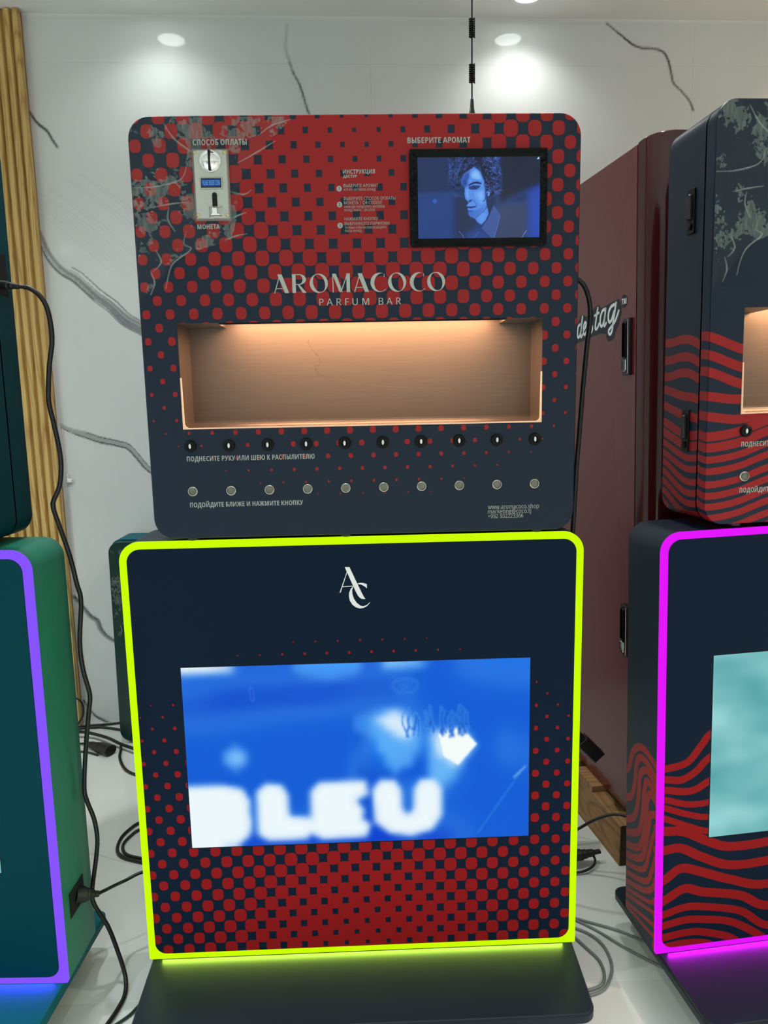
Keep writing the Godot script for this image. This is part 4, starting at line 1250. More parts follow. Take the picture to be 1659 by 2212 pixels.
func swing_handle(t: Node3D, p: Vector3) -> void:
	# black swing handle on the left side wall; built facing -x
	var side := Basis(Vector3(0, 0, 1), Vector3.UP, Vector3(-1, 0, 0))
	var m := MB.new(); var b := MB.new()
	extrude(m, rrect(-0.0115, -0.0375, 0.0115, 0.0375, [0.003, 0.003, 0.003, 0.003], 4), 0.0, 0.0035, 0.001)
	append(b, m, Transform3D(side, Vector3.ZERO))
	var h := part(t, "swing_handle", b.mesh(), mats.black, p)
	m = MB.new(); b = MB.new()
	extrude(m, rrect(-0.0062, -0.014, 0.0062, 0.029, [0.002, 0.002, 0.006, 0.006], 5), 0.002, 0.0085, 0.002)
	append(b, m, Transform3D(side, Vector3.ZERO))
	part(h, "lever", b.mesh(), mats.rubber)
	m = MB.new(); b = MB.new()
	lathe(m, [[0.0055, 0.003], [0.0055, 0.006], [0.004, 0.007], [0.0, 0.007]], 18, 1.0, 1.0, Vector3(0, -0.025, 0))
	append(b, m, Transform3D(side, Vector3.ZERO))
	part(h, "lock", b.mesh(), mats.black)

func film(t: Node3D, r: Rect2, key: String) -> void:
	# wrinkled protective film that only half clings to the panel
	var b := MB.new()
	var n := noise(77, 9.0, 3)
	n.frequency = 14.0
	var nx := 60; var ny := 70
	var P := func(i: int, j: int) -> Vector3:
		var x := r.position.x + r.size.x * i / nx; var y := r.position.y + r.size.y * j / ny
		var w := maxf(0.0, n.get_noise_2d(x, y)) * 0.0032 + absf(n.get_noise_2d(x * 2.3 + 5.0, y * 0.7)) * 0.0012
		return Vector3(x, y, 0.0006 + w)
	for j in ny + 1:
		for i in nx + 1:
			var dx: Vector3 = P.call(i + 1, j) - P.call(i - 1, j); var dy: Vector3 = P.call(i, j + 1) - P.call(i, j - 1)
			b.vert(P.call(i, j), dx.cross(dy).normalized(), Vector2(float(i) / nx, 1.0 - float(j) / ny))
	for j in ny:
		for i in nx:
			# the rounded panel corner has no film
			var c := Vector2(r.position.x + r.size.x * (i + 0.5) / nx, r.position.y + r.size.y * (j + 0.5) / ny)
			var cc := Vector2(-WU / 2 + 0.036, HU - 0.036)
			if c.x < cc.x and c.y > cc.y and c.distance_to(cc) > 0.0345: continue
			var a := j * (nx + 1) + i
			b.tri(a, a + 1, a + nx + 2); b.tri(a, a + nx + 2, a + nx + 1)
	part(t, "protective_film", b.mesh(), mats[key])

func central_details(t: Node3D) -> void:
	wordmark(t)
	var z := 0.0006
	var g: Material = mats.grey_print
	letters(t, "СПОСОБ ОПЛАТЫ", -0.2651, -0.1783, 0.6472, 0.0088, 0.0042, g)
	letters(t, "ВЫБЕРИТЕ АРОМАТ", 0.083, 0.1865, 0.6484, 0.0088, z, g)
	letters(t, "МОНЕТА", -0.2652, -0.2287, 0.5176, 0.0075, 0.004, g)
	letters(t, "ПОДНЕСИТЕ РУКУ ИЛИ ШЕЮ К РАСПЫЛИТЕЛЮ", -0.3065, -0.086, 0.1355, 0.0086, z, g)
	letters(t, "ПОДОЙДИТЕ БЛИЖЕ И НАЖМИТЕ КНОПКУ", -0.3058, -0.109, 0.0552, 0.0082, z, g)
	letters(t, "www.aromacoco.shop", 0.2169, 0.3077, 0.0393, 0.0078, z, g, false)
	letters(t, "marketing@coco.tj", 0.2169, 0.2937, 0.0312, 0.0076, z, g, false)
	letters(t, "+992 932223366", 0.2169, 0.2797, 0.0230, 0.0072, z, g, false)
	letters(t, "ИНСТРУКЦИЯ", -0.0237, 0.0288, 0.6022, 0.0067, z, g)
	letters(t, "ДАСТУР", -0.0238, -0.001, 0.5962, 0.0043, z, g)
	letters(t, "ВЫБЕРИТЕ АРОМАТ", -0.0235, 0.0337, 0.5813, 0.0050, z, g, false)
	letters(t, "АТР-РО ИНТИХОБ КУНЕД", -0.0236, 0.029, 0.5757, 0.0036, z, g, false)
	letters(t, "ВЫБЕРИТЕ СПОСОБ ОПЛАТЫ", -0.0233, 0.0617, 0.5612, 0.0050, z, g, false)
	letters(t, "МОНЕТА | QR-CODEEE", -0.0235, 0.0393, 0.5545, 0.0050, z, g, false)
	letters(t, "НАМУДИ ПАРДОХТРО ИНТИХОБ", -0.0230, 0.0440, 0.5488, 0.0036, z, g, false)
	letters(t, "КУНЕД ТАНГА | QR-CODE", -0.0230, 0.0276, 0.5437, 0.0036, z, g, false)
	letters(t, "НАЖМИТЕ КНОПКУ", -0.0232, 0.0327, 0.5291, 0.0050, z, g, false)
	letters(t, "ВЫБРАННОГО ПАРФЮМА", -0.0232, 0.0518, 0.5217, 0.0050, z, g, false)
	letters(t, "ТУГМАИ АТРИ ИНТИХОБШУДАРО", -0.0232, 0.0457, 0.5159, 0.0036, z, g, false)
	letters(t, "ПАХШ КУНЕД", -0.0232, 0.0047, 0.5109, 0.0036, z, g, false)
	for k in 3:
		var y: float = [0.5792, 0.5543, 0.5214][k]
		var b := MB.new()
		lathe(b, [[0.0044, 0.0], [0.0044, 0.0007], [0.0, 0.0007]], 24)
		var d := part(t, "number_disc", b.mesh(), g, Vector3(-0.0308, y, 0))
		letters(d, str(k + 1), -0.0011 if k else -0.0008, 0.0011 if k else 0.0006, -0.0023, 0.0046, 0.0008, mats.navy)
	coin_acceptor(t)
	small_screen(t)
	film(t, Rect2(-0.3685, 0.405, 0.268, 0.286), "film_left")

func coin_acceptor(t: Node3D) -> void:
	var b := MB.new()
	var c := Vector2(-0.2385, 0.5865)
	extrude(b, rrect(c.x - 0.0293, c.y - 0.0555, c.x + 0.0293, c.y + 0.0555, [0, 0, 0, 0], 2), 0.0, 0.0065, 0.0035, Rect2(0, 0, 1, 1), Rect2(), true, false, 0.0)
	var o := part(t, "coin_acceptor", b.mesh(), mats.cast_silver)
	for p in [Vector2(-0.0238, 0.0488), Vector2(0.0238, 0.0488), Vector2(-0.0238, -0.0480), Vector2(0.0238, -0.0480)]:
		b = MB.new()
		lathe(b, [[0.0033, 0.0], [0.0033, 0.0006], [0.0024, 0.0016], [0.0, 0.0020]], 16)
		box(b, Vector3(0, 0, 0.0019), Vector3(0.0048, 0.0006, 0.0006))
		part(o, "screw", b.mesh(), mats.screw, Vector3(c.x + p.x, c.y + p.y, 0.0062))
	# round chrome entry with an upright slot
	b = MB.new()
	lathe(b, [[0.0175, 0.0], [0.0178, 0.003], [0.0168, 0.0052], [0.0155, 0.0056], [0.0148, 0.0040], [0.0125, 0.0062], [0.010, 0.0078], [0.007, 0.0091], [0.0035, 0.0099], [0.0, 0.0101]], 40)
	part(o, "coin_entry", b.mesh(), mats.chrome, Vector3(c.x + 0.0008, 0.6213, 0.0055))
	b = MB.new(); box(b, Vector3.ZERO, Vector3(0.0036, 0.0305, 0.006), 0.0004)
	part(o, "coin_slot", b.mesh(), mats.gap, Vector3(c.x + 0.0002, 0.6213, 0.0132))
	# small display window
	b = MB.new(); extrude(b, rrect(-0.0185, -0.0092, 0.0185, 0.0092, [0.0008, 0.0008, 0.0008, 0.0008], 2), 0.0, 0.0012, 0.0006)
	part(o, "display_rim", b.mesh(), mats.steel, Vector3(c.x + 0.0004, 0.5880, 0.0062))
	b = MB.new(); extrude(b, rrect(-0.0164, -0.0074, 0.0164, 0.0074, [0, 0, 0, 0]), 0.0, 0.0016, 0.0)
	part(o, "display_glass", b.mesh(), mats.glass_black, Vector3(c.x + 0.0001, 0.5884, 0.0062))
	b = MB.new(); extrude(b, rrect(-0.0148, -0.0050, 0.0148, 0.0058, [0, 0, 0, 0]), 0.0, 0.0019, 0.0)
	var lcd := part(o, "display_panel", b.mesh(), mats.lcd, Vector3(c.x + 0.0001, 0.5884, 0.0062))
	letters(lcd, "PLEASE INSERT COIN", -0.0140, 0.0140, -0.0036, 0.0074, 0.0020, mats.lcd_text, false)
	# chute and reject tray
	b = MB.new(); extrude(b, rrect(-0.0040, -0.0115, 0.0040, 0.0115, [0.0, 0.0, 0.0039, 0.0039], 6), 0.0, 0.0007, 0.0)
	part(o, "coin_chute", b.mesh(), mats.gap, Vector3(c.x + 0.0044, 0.5625, 0.0062))
	b = MB.new()
	box(b, Vector3(0.0, 0.0085, 0.0006), Vector3(0.0225, 0.0016, 0.0012), 0.0003)
	box(b, Vector3(-0.0105, 0.0, 0.0006), Vector3(0.0012, 0.0165, 0.0012), 0.0003)
	part(o, "reject_frame", b.mesh(), mats.steel, Vector3(c.x + 0.0053, 0.5428, 0.0062))
	b = MB.new()
	extrude(b, PackedVector2Array([Vector2(-0.0105, -0.004), Vector2(0.0115, -0.004), Vector2(0.007, 0.0), Vector2(0.004, 0.001), Vector2(0.004, 0.010), Vector2(-0.006, 0.010), Vector2(-0.006, 0.001)]), 0.0, 0.004, 0.0012)
	part(o, "reject_flap", b.mesh(), mats.chrome, Vector3(c.x + 0.0045, 0.5405, 0.0062))

func small_screen(t: Node3D) -> void:
	var x0 := 0.0848; var x1 := 0.3135; var y0 := 0.4842; var y1 := 0.6378
	var b := MB.new()
	extrude(b, rrect(x0, y0, x1, y1, [0.006, 0.006, 0.006, 0.006], 5), 0.0, 0.007, 0.002, Rect2(0, 0, 1, 1), Rect2(), true, false, 0.0)
	part(t, "screen_bezel", b.mesh(), mats.glass_black)
	# crinkled clear wrap left on the bezel
	b = MB.new()
	var n := noise(41, 60.0, 3)
	var sx0 := 0.0985; var sx1 := 0.3005; var sy0 := 0.4970; var sy1 := 0.6238
	var m := 260
	var ring := func(f: float, u: float) -> Vector2:
		# u runs round the frame, f from the outside to the screen's edge
		var per := u * 4.0
		var k := int(per) % 4; var w := per - int(per)
		var o := [Vector2(x0 + 0.001, y0 + 0.001), Vector2(x1 - 0.001, y0 + 0.001), Vector2(x1 - 0.001, y1 - 0.001), Vector2(x0 + 0.001, y1 - 0.001)]
		var s := [Vector2(sx0, sy0), Vector2(sx1, sy0), Vector2(sx1, sy1), Vector2(sx0, sy1)]
		return (o[k].lerp(o[(k + 1) % 4], w) as Vector2).lerp(s[k].lerp(s[(k + 1) % 4], w), f)
	var rows := 7
	var H := func(j: int, i: int) -> Vector3:
		var p: Vector2 = ring.call(float(j) / rows, fposmod(float(i) / m, 1.0))
		var side := 1.0 if absf(p.x - (x0 + x1) / 2) > 0.098 else 0.06
		var w := pow(1.0 - absf(n.get_noise_2d(p.x * 1.3, p.y)), 3.0) * 0.007 * side * sin(PI * clampf(j + 0.6, 0, rows) / (rows + 0.6))
		return Vector3(p.x, p.y, 0.0076 + w)
	for j in rows + 1:
		for i in m + 1:
			var di: Vector3 = H.call(j, i + 1) - H.call(j, i - 1)
			var dj: Vector3 = H.call(mini(j + 1, rows), i) - H.call(maxi(j - 1, 0), i)
			var nn := di.cross(dj).normalized()
			if nn.z < 0: nn = -nn
			b.vert(H.call(j, i), nn, Vector2(float(i) / m, float(j) / rows))
	for j in rows:
		for i in m:
			var a := j * (m + 1) + i
			b.tri(a, a + 1, a + m + 2); b.tri(a, a + m + 2, a + m + 1)
	var wrap := paint("wrap", lin(0.004, 0.006, 0.0055), 0.04, 0.0, 0.22)
	part(t, "bezel_wrap", b.mesh(), wrap)
	b = MB.new()
	var r := Rect2(sx0, sy0, sx1 - sx0, sy1 - sy0)
	extrude(b, rrect(sx0, sy0, sx1, sy1, [0, 0, 0, 0]), 0.0, 0.0082, 0.0, r)
	part(t, "portrait_screen", b.mesh(), mats.portrait)
	area_light(t, "screen_glow", Vector3(r.get_center().x, r.get_center().y, 0.0095), Basis(Vector3(-1, 0, 0), Vector3.UP, Vector3(0, 0, -1)), r.size * 0.95, Color(0.3, 0.5, 1.0), 0.004)

func antenna() -> void:
	var t := thing("antenna", "thin black whip antenna with two coils on top of the middle kiosk", "antenna", Vector3(0.1985, 0.91 + HU, -0.06))
	var up := Basis(Vector3(1, 0, 0), Vector3(0, 0, -1), Vector3(0, 1, 0))
	var b := MB.new(); var m := MB.new()
	lathe(m, [[0.016, 0.0], [0.016, 0.004], [0.008, 0.006], [0.0062, 0.008], [0.0052, 0.022], [0.0036, 0.030], [0.0026, 0.044], [0.0016, 0.046], [0.0, 0.046]], 20)
	append(b, m, Transform3D(up, Vector3.ZERO))
	part(t, "magnet_base", b.mesh(), mats.rubber)
	b = MB.new()
	tube(b, PackedVector3Array([Vector3(0, 0.03, 0), Vector3(0, 0.15, 0), Vector3(0.0006, 0.33, 0)]), 0.0013, 8)
	part(t, "whip", b.mesh(), mats.black)
	for y in [0.070, 0.141]:
		var p := PackedVector3Array()
		for i in 9 * 10 + 1:
			var a := TAU * i / 10.0
			p.append(Vector3(cos(a) * 0.0043, y + 0.030 * i / 90.0, sin(a) * 0.0043))
		b = MB.new(); tube(b, p, 0.0013, 6)
		part(t, "coil", b.mesh(), mats.black)

# ---------------------------------------------------------------- red cabinet and pallet

func red_cabinet() -> void:
	var bs := lean(0.1369, 0.0257)
	var t := thing("vending_cabinet", "tall dark red metal cabinet with white script lettering, behind the right-hand machines", "cabinet", Vector3(0.6322, 0.128, -0.3461), bs)
	var H := 1.542
	var D := 0.78
	var b := MB.new()
	slab(b, PackedVector2Array([Vector2(0, -D), Vector2(0.66, -D), Vector2(0.66, -0.002), Vector2(0, -0.002)]), 0, H, 0.003)
	part(t, "body", b.mesh(), mats.cabinet_red)
	# door with big rounded upright edges
	b = MB.new()
	var o := PackedVector2Array()
	o.append(Vector2(0.0, 0.002))
	for i in 12:
		var a := PI + PI / 2 * i / 11.0
		o.append(Vector2(0.052 + cos(a) * 0.052, 0.072 - 0.052 * 1.0 - sin(a) * 0.052))
	for i in 12:
		var a := PI * 1.5 + PI / 2 * i / 11.0
		o.append(Vector2(0.608 + cos(a) * 0.052, 0.020 - sin(a) * 0.052))
	o.append(Vector2(0.66, 0.002))
	slab(b, o, 0.0, H + 0.004, 0.004)
	part(t, "door", b.mesh(), mats.door_red)
	# latches on the side wall: a chrome-and-black swing latch high up, another low down
	var side := Basis(Vector3(0, 0, 1), Vector3.UP, Vector3(-1, 0, 0))
	for y in [1.1255, 0.4655]:
		b = MB.new(); var m := MB.new()
		extrude(m, rrect(-0.0165, -0.0625, 0.0165, 0.0625, [0.002, 0.002, 0.002, 0.002], 3), 0.0, 0.007, 0.0015)
		append(b, m, Transform3D(side, Vector3.ZERO))
		var h := part(t, "latch", b.mesh(), mats.glass_black, Vector3(0, y, -0.033))
		b = MB.new(); m = MB.new()
		extrude(m, rrect(-0.010, -0.024, 0.009, 0.056, [0.001, 0.001, 0.008, 0.008], 6), 0.004, 0.013, 0.003)
		append(b, m, Transform3D(side, Vector3.ZERO))
		part(h, "lever", b.mesh(), mats.black)
		b = MB.new(); m = MB.new()
		extrude(m, rrect(-0.010, -0.056, 0.009, -0.026, [0.008, 0.008, 0.001, 0.001], 6), 0.004, 0.013, 0.003)
		append(b, m, Transform3D(side, Vector3.ZERO))
		part(h, "lock_button", b.mesh(), mats.chrome)
		b = MB.new(); m = MB.new()
		box(m, Vector3(0.0125, 0, 0.0085), Vector3(0.0022, 0.118, 0.003), 0.0008)
		append(b, m, Transform3D(side, Vector3.ZERO))
		part(h, "chrome_trim", b.mesh(), mats.chrome)
	script_sign(t)

func script_sign(t: Node3D) -> void:
	# white brush-script letters on a dark blob, printed on the side wall; x runs from back to front
	var side := Basis(Vector3(0, 0, 1), Vector3.UP, Vector3(-1, 0, 0))
	# pen strokes in (px, px) of a 760 by 600 drawing; scaled to the wall
	var X := func(px: float) -> float: return lerpf(-0.302, -0.040, clampf((px - 130.0) / 820.0, -0.2, 1.2))
	var Y := func(px: float, py: float) -> float: return 1.168 - (py - 1140.0) / 395.0 * 0.055 + (px - 140.0) * 0.0000055
	# horizontal perspective of the drawing is nearly even over this short stretch
	var strokes := [
		[[196, 905, 165, 930, 150, 1010, 150, 1100, 165, 1130, 190, 1100, 215, 1010, 225, 920], 9.0], [[240, 780, 220, 950, 205, 1090, 215, 1135, 240, 1100], 9.0],
		[[255, 1030, 290, 990, 305, 920, 285, 895, 262, 960, 258, 1060, 280, 1110, 310, 1070], 9.0],
		[[385, 830, 370, 890, 395, 960, 415, 1030, 400, 1085, 375, 1090, 360, 1070], 10.0],
		[[505, 720, 485, 850, 465, 1000, 470, 1065, 500, 1050, 525, 990], 9.0], [[450, 830, 525, 800], 7.0],
		[[625, 775, 580, 790, 550, 880, 545, 990, 565, 1045, 595, 1000, 620, 880], 9.0], [[632, 770, 618, 900, 605, 1010, 615, 1050, 640, 1010], 9.0],
		[[765, 745, 715, 770, 680, 850, 675, 960, 695, 1010, 725, 980, 760, 860], 9.5], [[790, 730, 770, 880, 745, 1050, 735, 1150, 710, 1210, 685, 1195, 680, 1150, 705, 1110, 750, 1060, 790, 990, 830, 870], 9.0]]
	var blob := [150, 880, 220, 740, 260, 760, 300, 800, 380, 760, 480, 680, 530, 680, 560, 740, 640, 720, 740, 690, 830, 680, 860, 800, 870, 900, 830, 1080, 780, 1200, 760, 1280, 720, 1325, 670, 1320, 645, 1250, 640, 1190, 560, 1160, 430, 1175, 330, 1200, 220, 1220, 130, 1230, 130, 900]
	var m := MB.new(); var b := MB.new()
	var q := PackedVector2Array()
	for p in vec(blob): q.append(Vector2(X.call(p.x), Y.call(p.x, p.y)))
	extrude(m, q, 0.0, 0.0004, 0.0)
	append(b, m, Transform3D(side, Vector3.ZERO))
	var back := part(t, "sign_backing", b.mesh(), mats.navy_edge)
	for s in strokes:
		m = MB.new(); b = MB.new()
		var p3 := []
		for p in vec(s[0]): p3.append(Vector3(X.call(p.x), Y.call(p.x, p.y), 0.0006))
		var path := spline(p3, 0.002)
		ribbon(m, path, s[1] * 0.00040)
		append(b, m, Transform3D(side, Vector3.ZERO))
		part(back, "script_stroke", b.mesh(), mats.white_plastic)
	b = MB.new(); m = MB.new()
	lathe(m, [[0.0142, 0.0], [0.0142, 0.0005], [0.0, 0.0005]], 28)
	append(b, m, Transform3D(side, Vector3.ZERO))
	var tm := part(t, "trademark_disc", b.mesh(), mats.navy_edge, Vector3(0, 1.2275, -0.0535))
	var holder := part(tm, "trademark_plate", box_mesh(Vector3(0.0002, 0.001, 0.001)), mats.navy_edge, Vector3(-0.0004, 0, 0))
	holder.basis = side
	letters(holder, "TM", -0.0108, 0.0108, -0.0065, 0.0125, 0.0004, mats.white_plastic)

func pallet() -> void:
	var bs := Basis(Vector3(cos(0.137), 0, -sin(0.137)), Vector3.UP, Vector3(sin(0.137), 0, cos(0.137)))
	var t := thing("wooden_pallet", "worn wooden pallet under the dark red cabinet", "pallet", Vector3(0.604, 0, -0.345), bs)
	for x in [0.024, 0.37, 0.69]:
		var b := MB.new()
		box(b, Vector3(0, 0.054, -0.40), Vector3(0.048, 0.108, 0.80), 0.002, Rect2(-0.2, -0.1, 0.5, 1.2))
		for i in b.t.size():
			b.t[i] = Vector2(b.v[i].y * 4.0 + b.v[i].x * 4.0, b.v[i].z * 1.2)
		var s := part(t, "stringer", b.mesh(), mats.pine, Vector3(x, 0, 0))
		b = MB.new(); box(b, Vector3(0, 0.054, 0.0006), Vector3(0.045, 0.104, 0.0012))
		part(s, "end_grain", b.mesh(), mats.pine_end)
	for i in 5:
		var b := MB.new()
		var z := -0.205 - i * 0.135
		box(b, Vector3(0.356, 0.117, z), Vector3(0.712 if i != 1 else 0.70, 0.018, 0.105), 0.0015)
		for k in b.t.size():
			b.t[k] = Vector2(b.v[k].z * 4.0 + i * 0.2, b.v[k].x * 1.1 + b.v[k].y + i * 0.37)
		part(t, "deck_board", b.mesh(), mats.pine)

# ---------------------------------------------------------------- cables

func cable(called: String, label: String, pts: Array, r: float, mat: Material, group := "") -> Node3D:
	var o: Vector3 = Vector3(pts[0].x, 0.0, pts[0].z)
	var t := thing(called, label, "cable", o, Basis(), group)
	var p := []
	for q in pts: p.append(q + Vector3(0, 0.91, 0) - o)
	var b := MB.new()
	tube(b, spline(p, 0.008), r, 10)
	part(t, "cord", b.mesh(), mat)
	return t

func plug(t: Node3D, a: Vector3, b_: Vector3, r: float) -> void:
	# moulded plug: a stepped round body along a line
	var o := Vector3(t.position.x, 0.0, t.position.z)
	var p0 := a + Vector3(0, 0.91, 0) - o; var p1 := b_ + Vector3(0, 0.91, 0) - o
	var d := (p1 - p0)
	var len := d.length()
	var zz := d.normalized()
	var xx := Vector3.UP.cross(zz).normalized()
	var m := MB.new(); var b := MB.new()
	lathe(m, [[0.0, 0.0], [r, 0.0], [r, len * 0.42], [r * 0.82, len * 0.46], [r * 0.82, len * 0.56], [r * 0.7, len * 0.6], [r * 0.62, len * 0.78], [r * 0.45, len * 0.82], [r * 0.4, len], [0.0, len]], 14, 1.15, 0.85)
	append(b, m, Transform3D(Basis(xx, zz.cross(xx), zz), p0))
	part(t, "plug", b.mesh(), mats.rubber)

func cables() -> void:
	var V := func(x: float, y: float, z: float) -> Vector3: return Vector3(x, y, z)
	var k: Material = mats.rubber
	var c := cable("power_cable", "long black power cable hanging from the teal upper kiosk's side down to the floor", [
		V.call(-0.580, 0.4387, -0.050), V.call(-0.573, 0.438, -0.050), V.call(-0.557, 0.427, -0.051), V.call(-0.545, 0.407, -0.051), V.call(-0.540, 0.376, -0.051), V.call(-0.541, 0.345, -0.052), V.call(-0.549, 0.305, -0.052), V.call(-0.555, 0.257, -0.052), V.call(-0.555, 0.233, -0.053), V.call(-0.550, 0.200, -0.053), V.call(-0.545, 0.159, -0.053), V.call(-0.545, 0.126, -0.054),
		V.call(-0.551, 0.092, -0.054), V.call(-0.563, 0.067, -0.054), V.call(-0.566, 0.054, -0.055), V.call(-0.558, 0.020, -0.055), V.call(-0.544, -0.036, -0.055), V.call(-0.536, -0.089, -0.056), V.call(-0.531, -0.124, -0.056), V.call(-0.540, -0.205, -0.056), V.call(-0.538, -0.259, -0.057), V.call(-0.530, -0.306, -0.057), V.call(-0.535, -0.343, -0.057), V.call(-0.547, -0.417, -0.058),
		V.call(-0.556, -0.494, -0.058), V.call(-0.553, -0.523, -0.058), V.call(-0.543, -0.562, -0.059), V.call(-0.540, -0.602, -0.059), V.call(-0.545, -0.641, -0.059), V.call(-0.557, -0.711, -0.055), V.call(-0.553, -0.739, -0.050), V.call(-0.533, -0.790, -0.055), V.call(-0.516, -0.848, -0.053), V.call(-0.501, -0.893, -0.041),
		V.call(-0.4935, -0.9055, -0.012), V.call(-0.4955, -0.9055, 0.022), V.call(-0.505, -0.9055, 0.062), V.call(-0.520, -0.9055, 0.12), V.call(-0.56, -0.9055, 0.22)], 0.0042, k)
	plug(c, Vector3(-0.628, 0.4445, -0.052), Vector3(-0.578, 0.4385, -0.050), 0.0085)
	c = cable("power_cable", "black cable plugged into the teal lower cabinet, running behind the lime-edged one", [V.call(-0.539, -0.7045, -0.035), V.call(-0.532, -0.712, -0.055), V.call(-0.526, -0.730, -0.095), V.call(-0.520, -0.746, -0.130), V.call(-0.492, -0.743, -0.150), V.call(-0.455, -0.752, -0.172), V.call(-0.42, -0.80, -0.21), V.call(-0.36, -0.905, -0.27)], 0.0034, k)
	plug(c, Vector3(-0.5725, -0.690, -0.015), Vector3(-0.537, -0.705, -0.036), 0.015)
	c = cable("power_cable", "outer loop of black cable on the floor left of the lime-edged cabinet", [V.call(-0.60, -0.9055, -0.62), V.call(-0.643, -0.9055, -0.602), V.call(-0.662, -0.9055, -0.571), V.call(-0.672, -0.9055, -0.534), V.call(-0.668, -0.9055, -0.489), V.call(-0.652, -0.9055, -0.459), V.call(-0.620, -0.9055, -0.438), V.call(-0.54, -0.9055, -0.41)], 0.0042, k, "")
	c = cable("power_cable", "inner loop of black cable on the floor left of the lime-edged cabinet", [V.call(-0.59, -0.9055, -0.59), V.call(-0.633, -0.9055, -0.569), V.call(-0.648, -0.9055, -0.545), V.call(-0.657, -0.9055, -0.508), V.call(-0.649, -0.9055, -0.478), V.call(-0.623, -0.9055, -0.452), V.call(-0.54, -0.9055, -0.425)], 0.0038, k)
	cable("power_cable", "rearmost black cable lying along the foot of the marble wall", [V.call(-1.12, -0.905, -1.215), V.call(-1.060, -0.905, -1.226), V.call(-1.007, -0.905, -1.232), V.call(-0.957, -0.905, -1.236), V.call(-0.908, -0.905, -1.246), V.call(-0.86, -0.905, -1.2525), V.call(-0.80, -0.905, -1.2525)], 0.0042, k)
	cable("power_cable", "second black cable from the marble wall's foot, bending behind the dark green box", [V.call(-1.12, -0.905, -1.20), V.call(-1.062, -0.905, -1.206), V.call(-0.983, -0.905, -1.215), V.call(-0.937, -0.905, -1.205), V.call(-0.885, -0.905, -1.185), V.call(-0.80, -0.905, -1.15)], 0.0044, k)
	cable("power_cable", "thick black cable crossing the floor towards the dark green box's lower corner", [V.call(-1.12, -0.905, -1.178), V.call(-1.065, -0.905, -1.184), V.call(-1.007, -0.905, -1.176), V.call(-0.921, -0.905, -1.131), V.call(-0.854, -0.905, -1.078), V.call(-0.784, -0.905, -1.031), V.call(-0.70, -0.905, -0.97)], 0.005, k)
	cable("power_cable", "thin dark cable beside the thick one on the floor by the dark green box", [V.call(-1.10, -0.9065, -1.15), V.call(-1.030, -0.9065, -1.146), V.call(-0.985, -0.9065, -1.139), V.call(-0.943, -0.9065, -1.120), V.call(-0.862, -0.9065, -1.062), V.call(-0.778, -0.9065, -1.004), V.call(-0.70, -0.9065, -0.95)], 0.003, mats.cord_and_shadow_grey)
	c = cable("extension_lead", "black extension lead ending in a chunky socket on the floor behind the teal cabinet", [V.call(-1.09, -0.905, -1.06), V.call(-1.03, -0.905, -1.085), V.call(-0.995, -0.904, -1.088), V.call(-0.968, -0.900, -1.080)], 0.0032, k)
	plug(c, Vector3(-0.862, -0.892, -1.005), Vector3(-0.972, -0.898, -1.078), 0.020)
	cable("power_cable", "thin black cable ending under the chunky socket on the floor", [V.call(-1.06, -0.9065, -1.04), V.call(-0.982, -0.9065, -1.035), V.call(-0.945, -0.9065, -1.026), V.call(-0.905, -0.9065, -1.004)], 0.0034, k)
	cable("power_cable", "black cable curving on the floor below the dark green box", [V.call(-0.848, -0.905, -1.061), V.call(-0.838, -0.905, -1.03), V.call(-0.826, -0.905, -0.983), V.call(-0.794, -0.905, -0.920), V.call(-0.760, -0.905, -0.880), V.call(-0.70, -0.905, -0.845)], 0.0044, k)
	cable("power_cable", "thin dark green cable on the floor by the lime-edged cabinet's front left corner", [V.call(-0.56, -0.9065, 0.13), V.call(-0.504, -0.9065, 0.073), V.call(-0.489, -0.9065, 0.058), V.call(-0.469, -0.9065, 0.037), V.call(-0.452, -0.9065, 0.006), V.call(-0.41, -0.9065, -0.05)], 0.0028, mats.dark_green)
	cable("power_cable", "small loop of black cable hanging before the foot of the slatted panel", [V.call(-1.055, -0.768, -1.17), V.call(-1.029, -0.772, -1.165), V.call(-1.014, -0.783, -1.165), V.call(-1.006, -0.804, -1.165), V.call(-1.009, -0.834, -1.165), V.call(-1.020, -0.855, -1.165), V.call(-1.045, -0.89, -1.165), V.call(-1.08, -0.905, -1.165)], 0.0036, k)
	cable("power_cable", "thick black cable curving out of the middle kiosk's right side and hanging down", [V.call(0.372, 0.452, -0.10), V.call(0.388, 0.449, -0.100), V.call(0.400, 0.445, -0.100), V.call(0.411, 0.434, -0.100), V.call(0.419, 0.415, -0.100), V.call(0.423, 0.392, -0.100), V.call(0.423, 0.366, -0.100), V.call(0.419, 0.332, -0.100), V.call(0.415, 0.282, -0.100), V.call(0.412, 0.239, -0.100), V.call(0.407, 0.153, -0.100), V.call(0.404, 0.109, -0.100), V.call(0.402, 0.038, -0.102), V.call(0.402, -0.025, -0.11), V.call(0.405, -0.3, -0.16), V.call(0.408, -0.7, -0.20), V.call(0.40, -0.86, -0.24), V.call(0.34, -0.905, -0.30)], 0.0046, k)
	cable("power_cable", "black cable arching over the wooden pallet from behind the lime-edged cabinet", [V.call(0.40, -0.87, -0.36), V.call(0.44, -0.835, -0.345), V.call(0.475, -0.808, -0.330), V.call(0.498, -0.789, -0.322), V.call(0.525, -0.766, -0.313), V.call(0.555, -0.749, -0.305), V.call(0.574, -0.742, -0.297), V.call(0.593, -0.741, -0.288), V.call(0.63, -0.75, -0.275)], 0.0034, k)
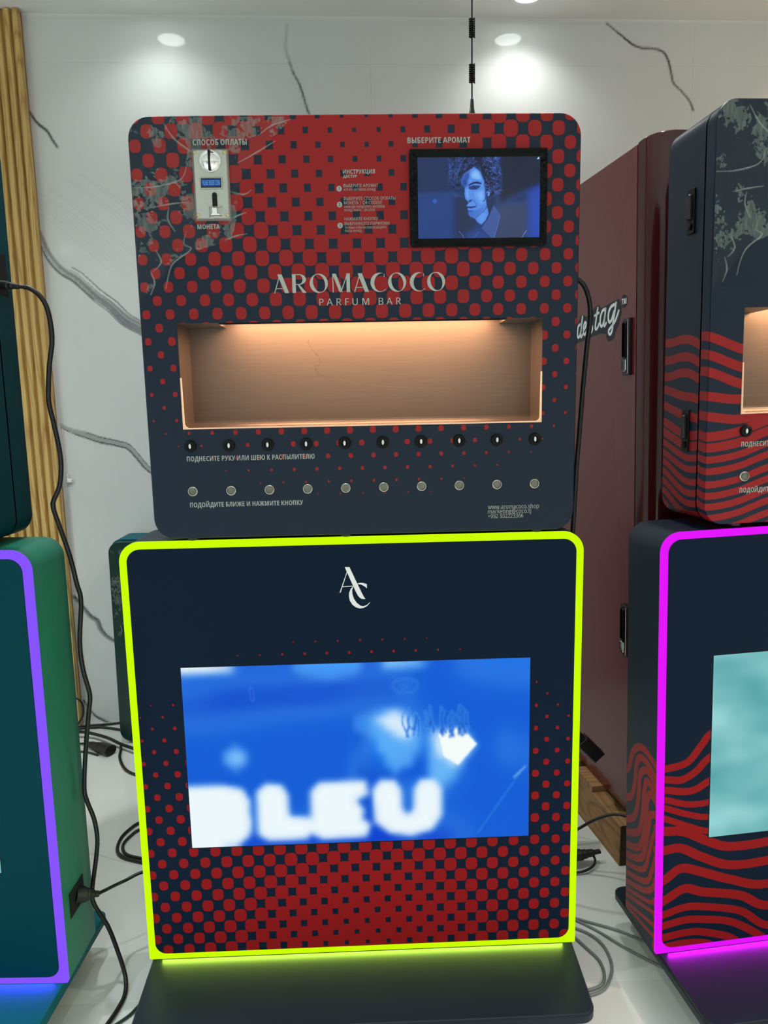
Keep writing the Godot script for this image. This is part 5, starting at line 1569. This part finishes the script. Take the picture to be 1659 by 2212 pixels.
	c = cable("power_cable", "short black cable with a plug, looped on the floor in front of the pallet", [V.call(0.45, -0.905, -0.32), V.call(0.487, -0.904, -0.318), V.call(0.513, -0.902, -0.321), V.call(0.537, -0.898, -0.334), V.call(0.546, -0.892, -0.352), V.call(0.537, -0.886, -0.366), V.call(0.51, -0.882, -0.366)], 0.003, k)
	plug(c, Vector3(0.478, -0.885, -0.352), Vector3(0.562, -0.880, -0.362), 0.014)
	# adapter that pokes out above the pallet
	var t := thing("power_adapter", "black plug-in adapter sticking out from behind the lime-edged cabinet above the pallet", "adapter", Vector3(0.535, 0.128, -0.41))
	var b := MB.new()
	var rot := Basis(Vector3(0, 0, 1), -0.80)
	var m := MB.new(); box(m, Vector3(0, 0, 0), Vector3(0.066, 0.033, 0.03), 0.003)
	append(b, m, Transform3D(rot, Vector3(0.010, 0.151, 0)))
	part(t, "adapter_body", b.mesh(), mats.rubber)
	b = MB.new(); m = MB.new(); box(m, Vector3.ZERO, Vector3(0.030, 0.022, 0.022), 0.003)
	append(b, m, Transform3D(rot, Vector3(-0.021, 0.185, 0)))
	part(t, "adapter_neck", b.mesh(), mats.rubber)
	b = MB.new(); tube(b, spline([Vector3(-0.030, 0.196, 0), Vector3(-0.06, 0.20, 0), Vector3(-0.085, 0.12, -0.01), Vector3(-0.09, -0.124, -0.01)], 0.008), 0.003, 8)
	part(t, "cord", b.mesh(), mats.rubber)
	# cable shadows between the middle and right-hand machine, modelled as thin grey tubes
	cable("cable_shadow", "straight cable shadow modelled in grey on the pale floor, nearer the right machine's base corner", [V.call(0.40, -0.9065, -0.19), V.call(0.437, -0.9065, -0.172), V.call(0.485, -0.9065, -0.148), V.call(0.519, -0.9065, -0.130), V.call(0.56, -0.9065, -0.10), V.call(0.62, -0.9065, -0.05)], 0.0026, mats.cord_and_shadow_grey)
	cable("cable_shadow", "modelled grey cable shadow running aslant over the pale floor under the magenta-edged cabinet", [V.call(0.40, -0.9065, -0.18), V.call(0.436, -0.9065, -0.168), V.call(0.479, -0.9065, -0.129), V.call(0.507, -0.9065, -0.094), V.call(0.545, -0.9065, -0.052), V.call(0.60, -0.9065, 0.0)], 0.0026, mats.cord_and_shadow_grey)
	cable("cable_shadow", "outer modelled cable shadow bowed in an arc beside the lime-edged cabinet's base", [V.call(0.40, -0.9065, -0.15), V.call(0.428, -0.9065, -0.142), V.call(0.460, -0.9065, -0.119), V.call(0.478, -0.9065, -0.083), V.call(0.477, -0.9065, -0.033), V.call(0.457, -0.9065, 0.007), V.call(0.430, -0.9065, 0.031), V.call(0.36, -0.9065, 0.05)], 0.003, mats.cord_and_shadow_grey)
	cable("cable_shadow", "inner modelled cable shadow bowed in an arc beside the lime-edged cabinet's base", [V.call(0.40, -0.9065, -0.13), V.call(0.421, -0.9065, -0.117), V.call(0.442, -0.9065, -0.078), V.call(0.456, -0.9065, -0.046), V.call(0.454, -0.9065, -0.010), V.call(0.436, -0.9065, 0.017), V.call(0.39, -0.9065, 0.03)], 0.003, mats.cord_and_shadow_grey)
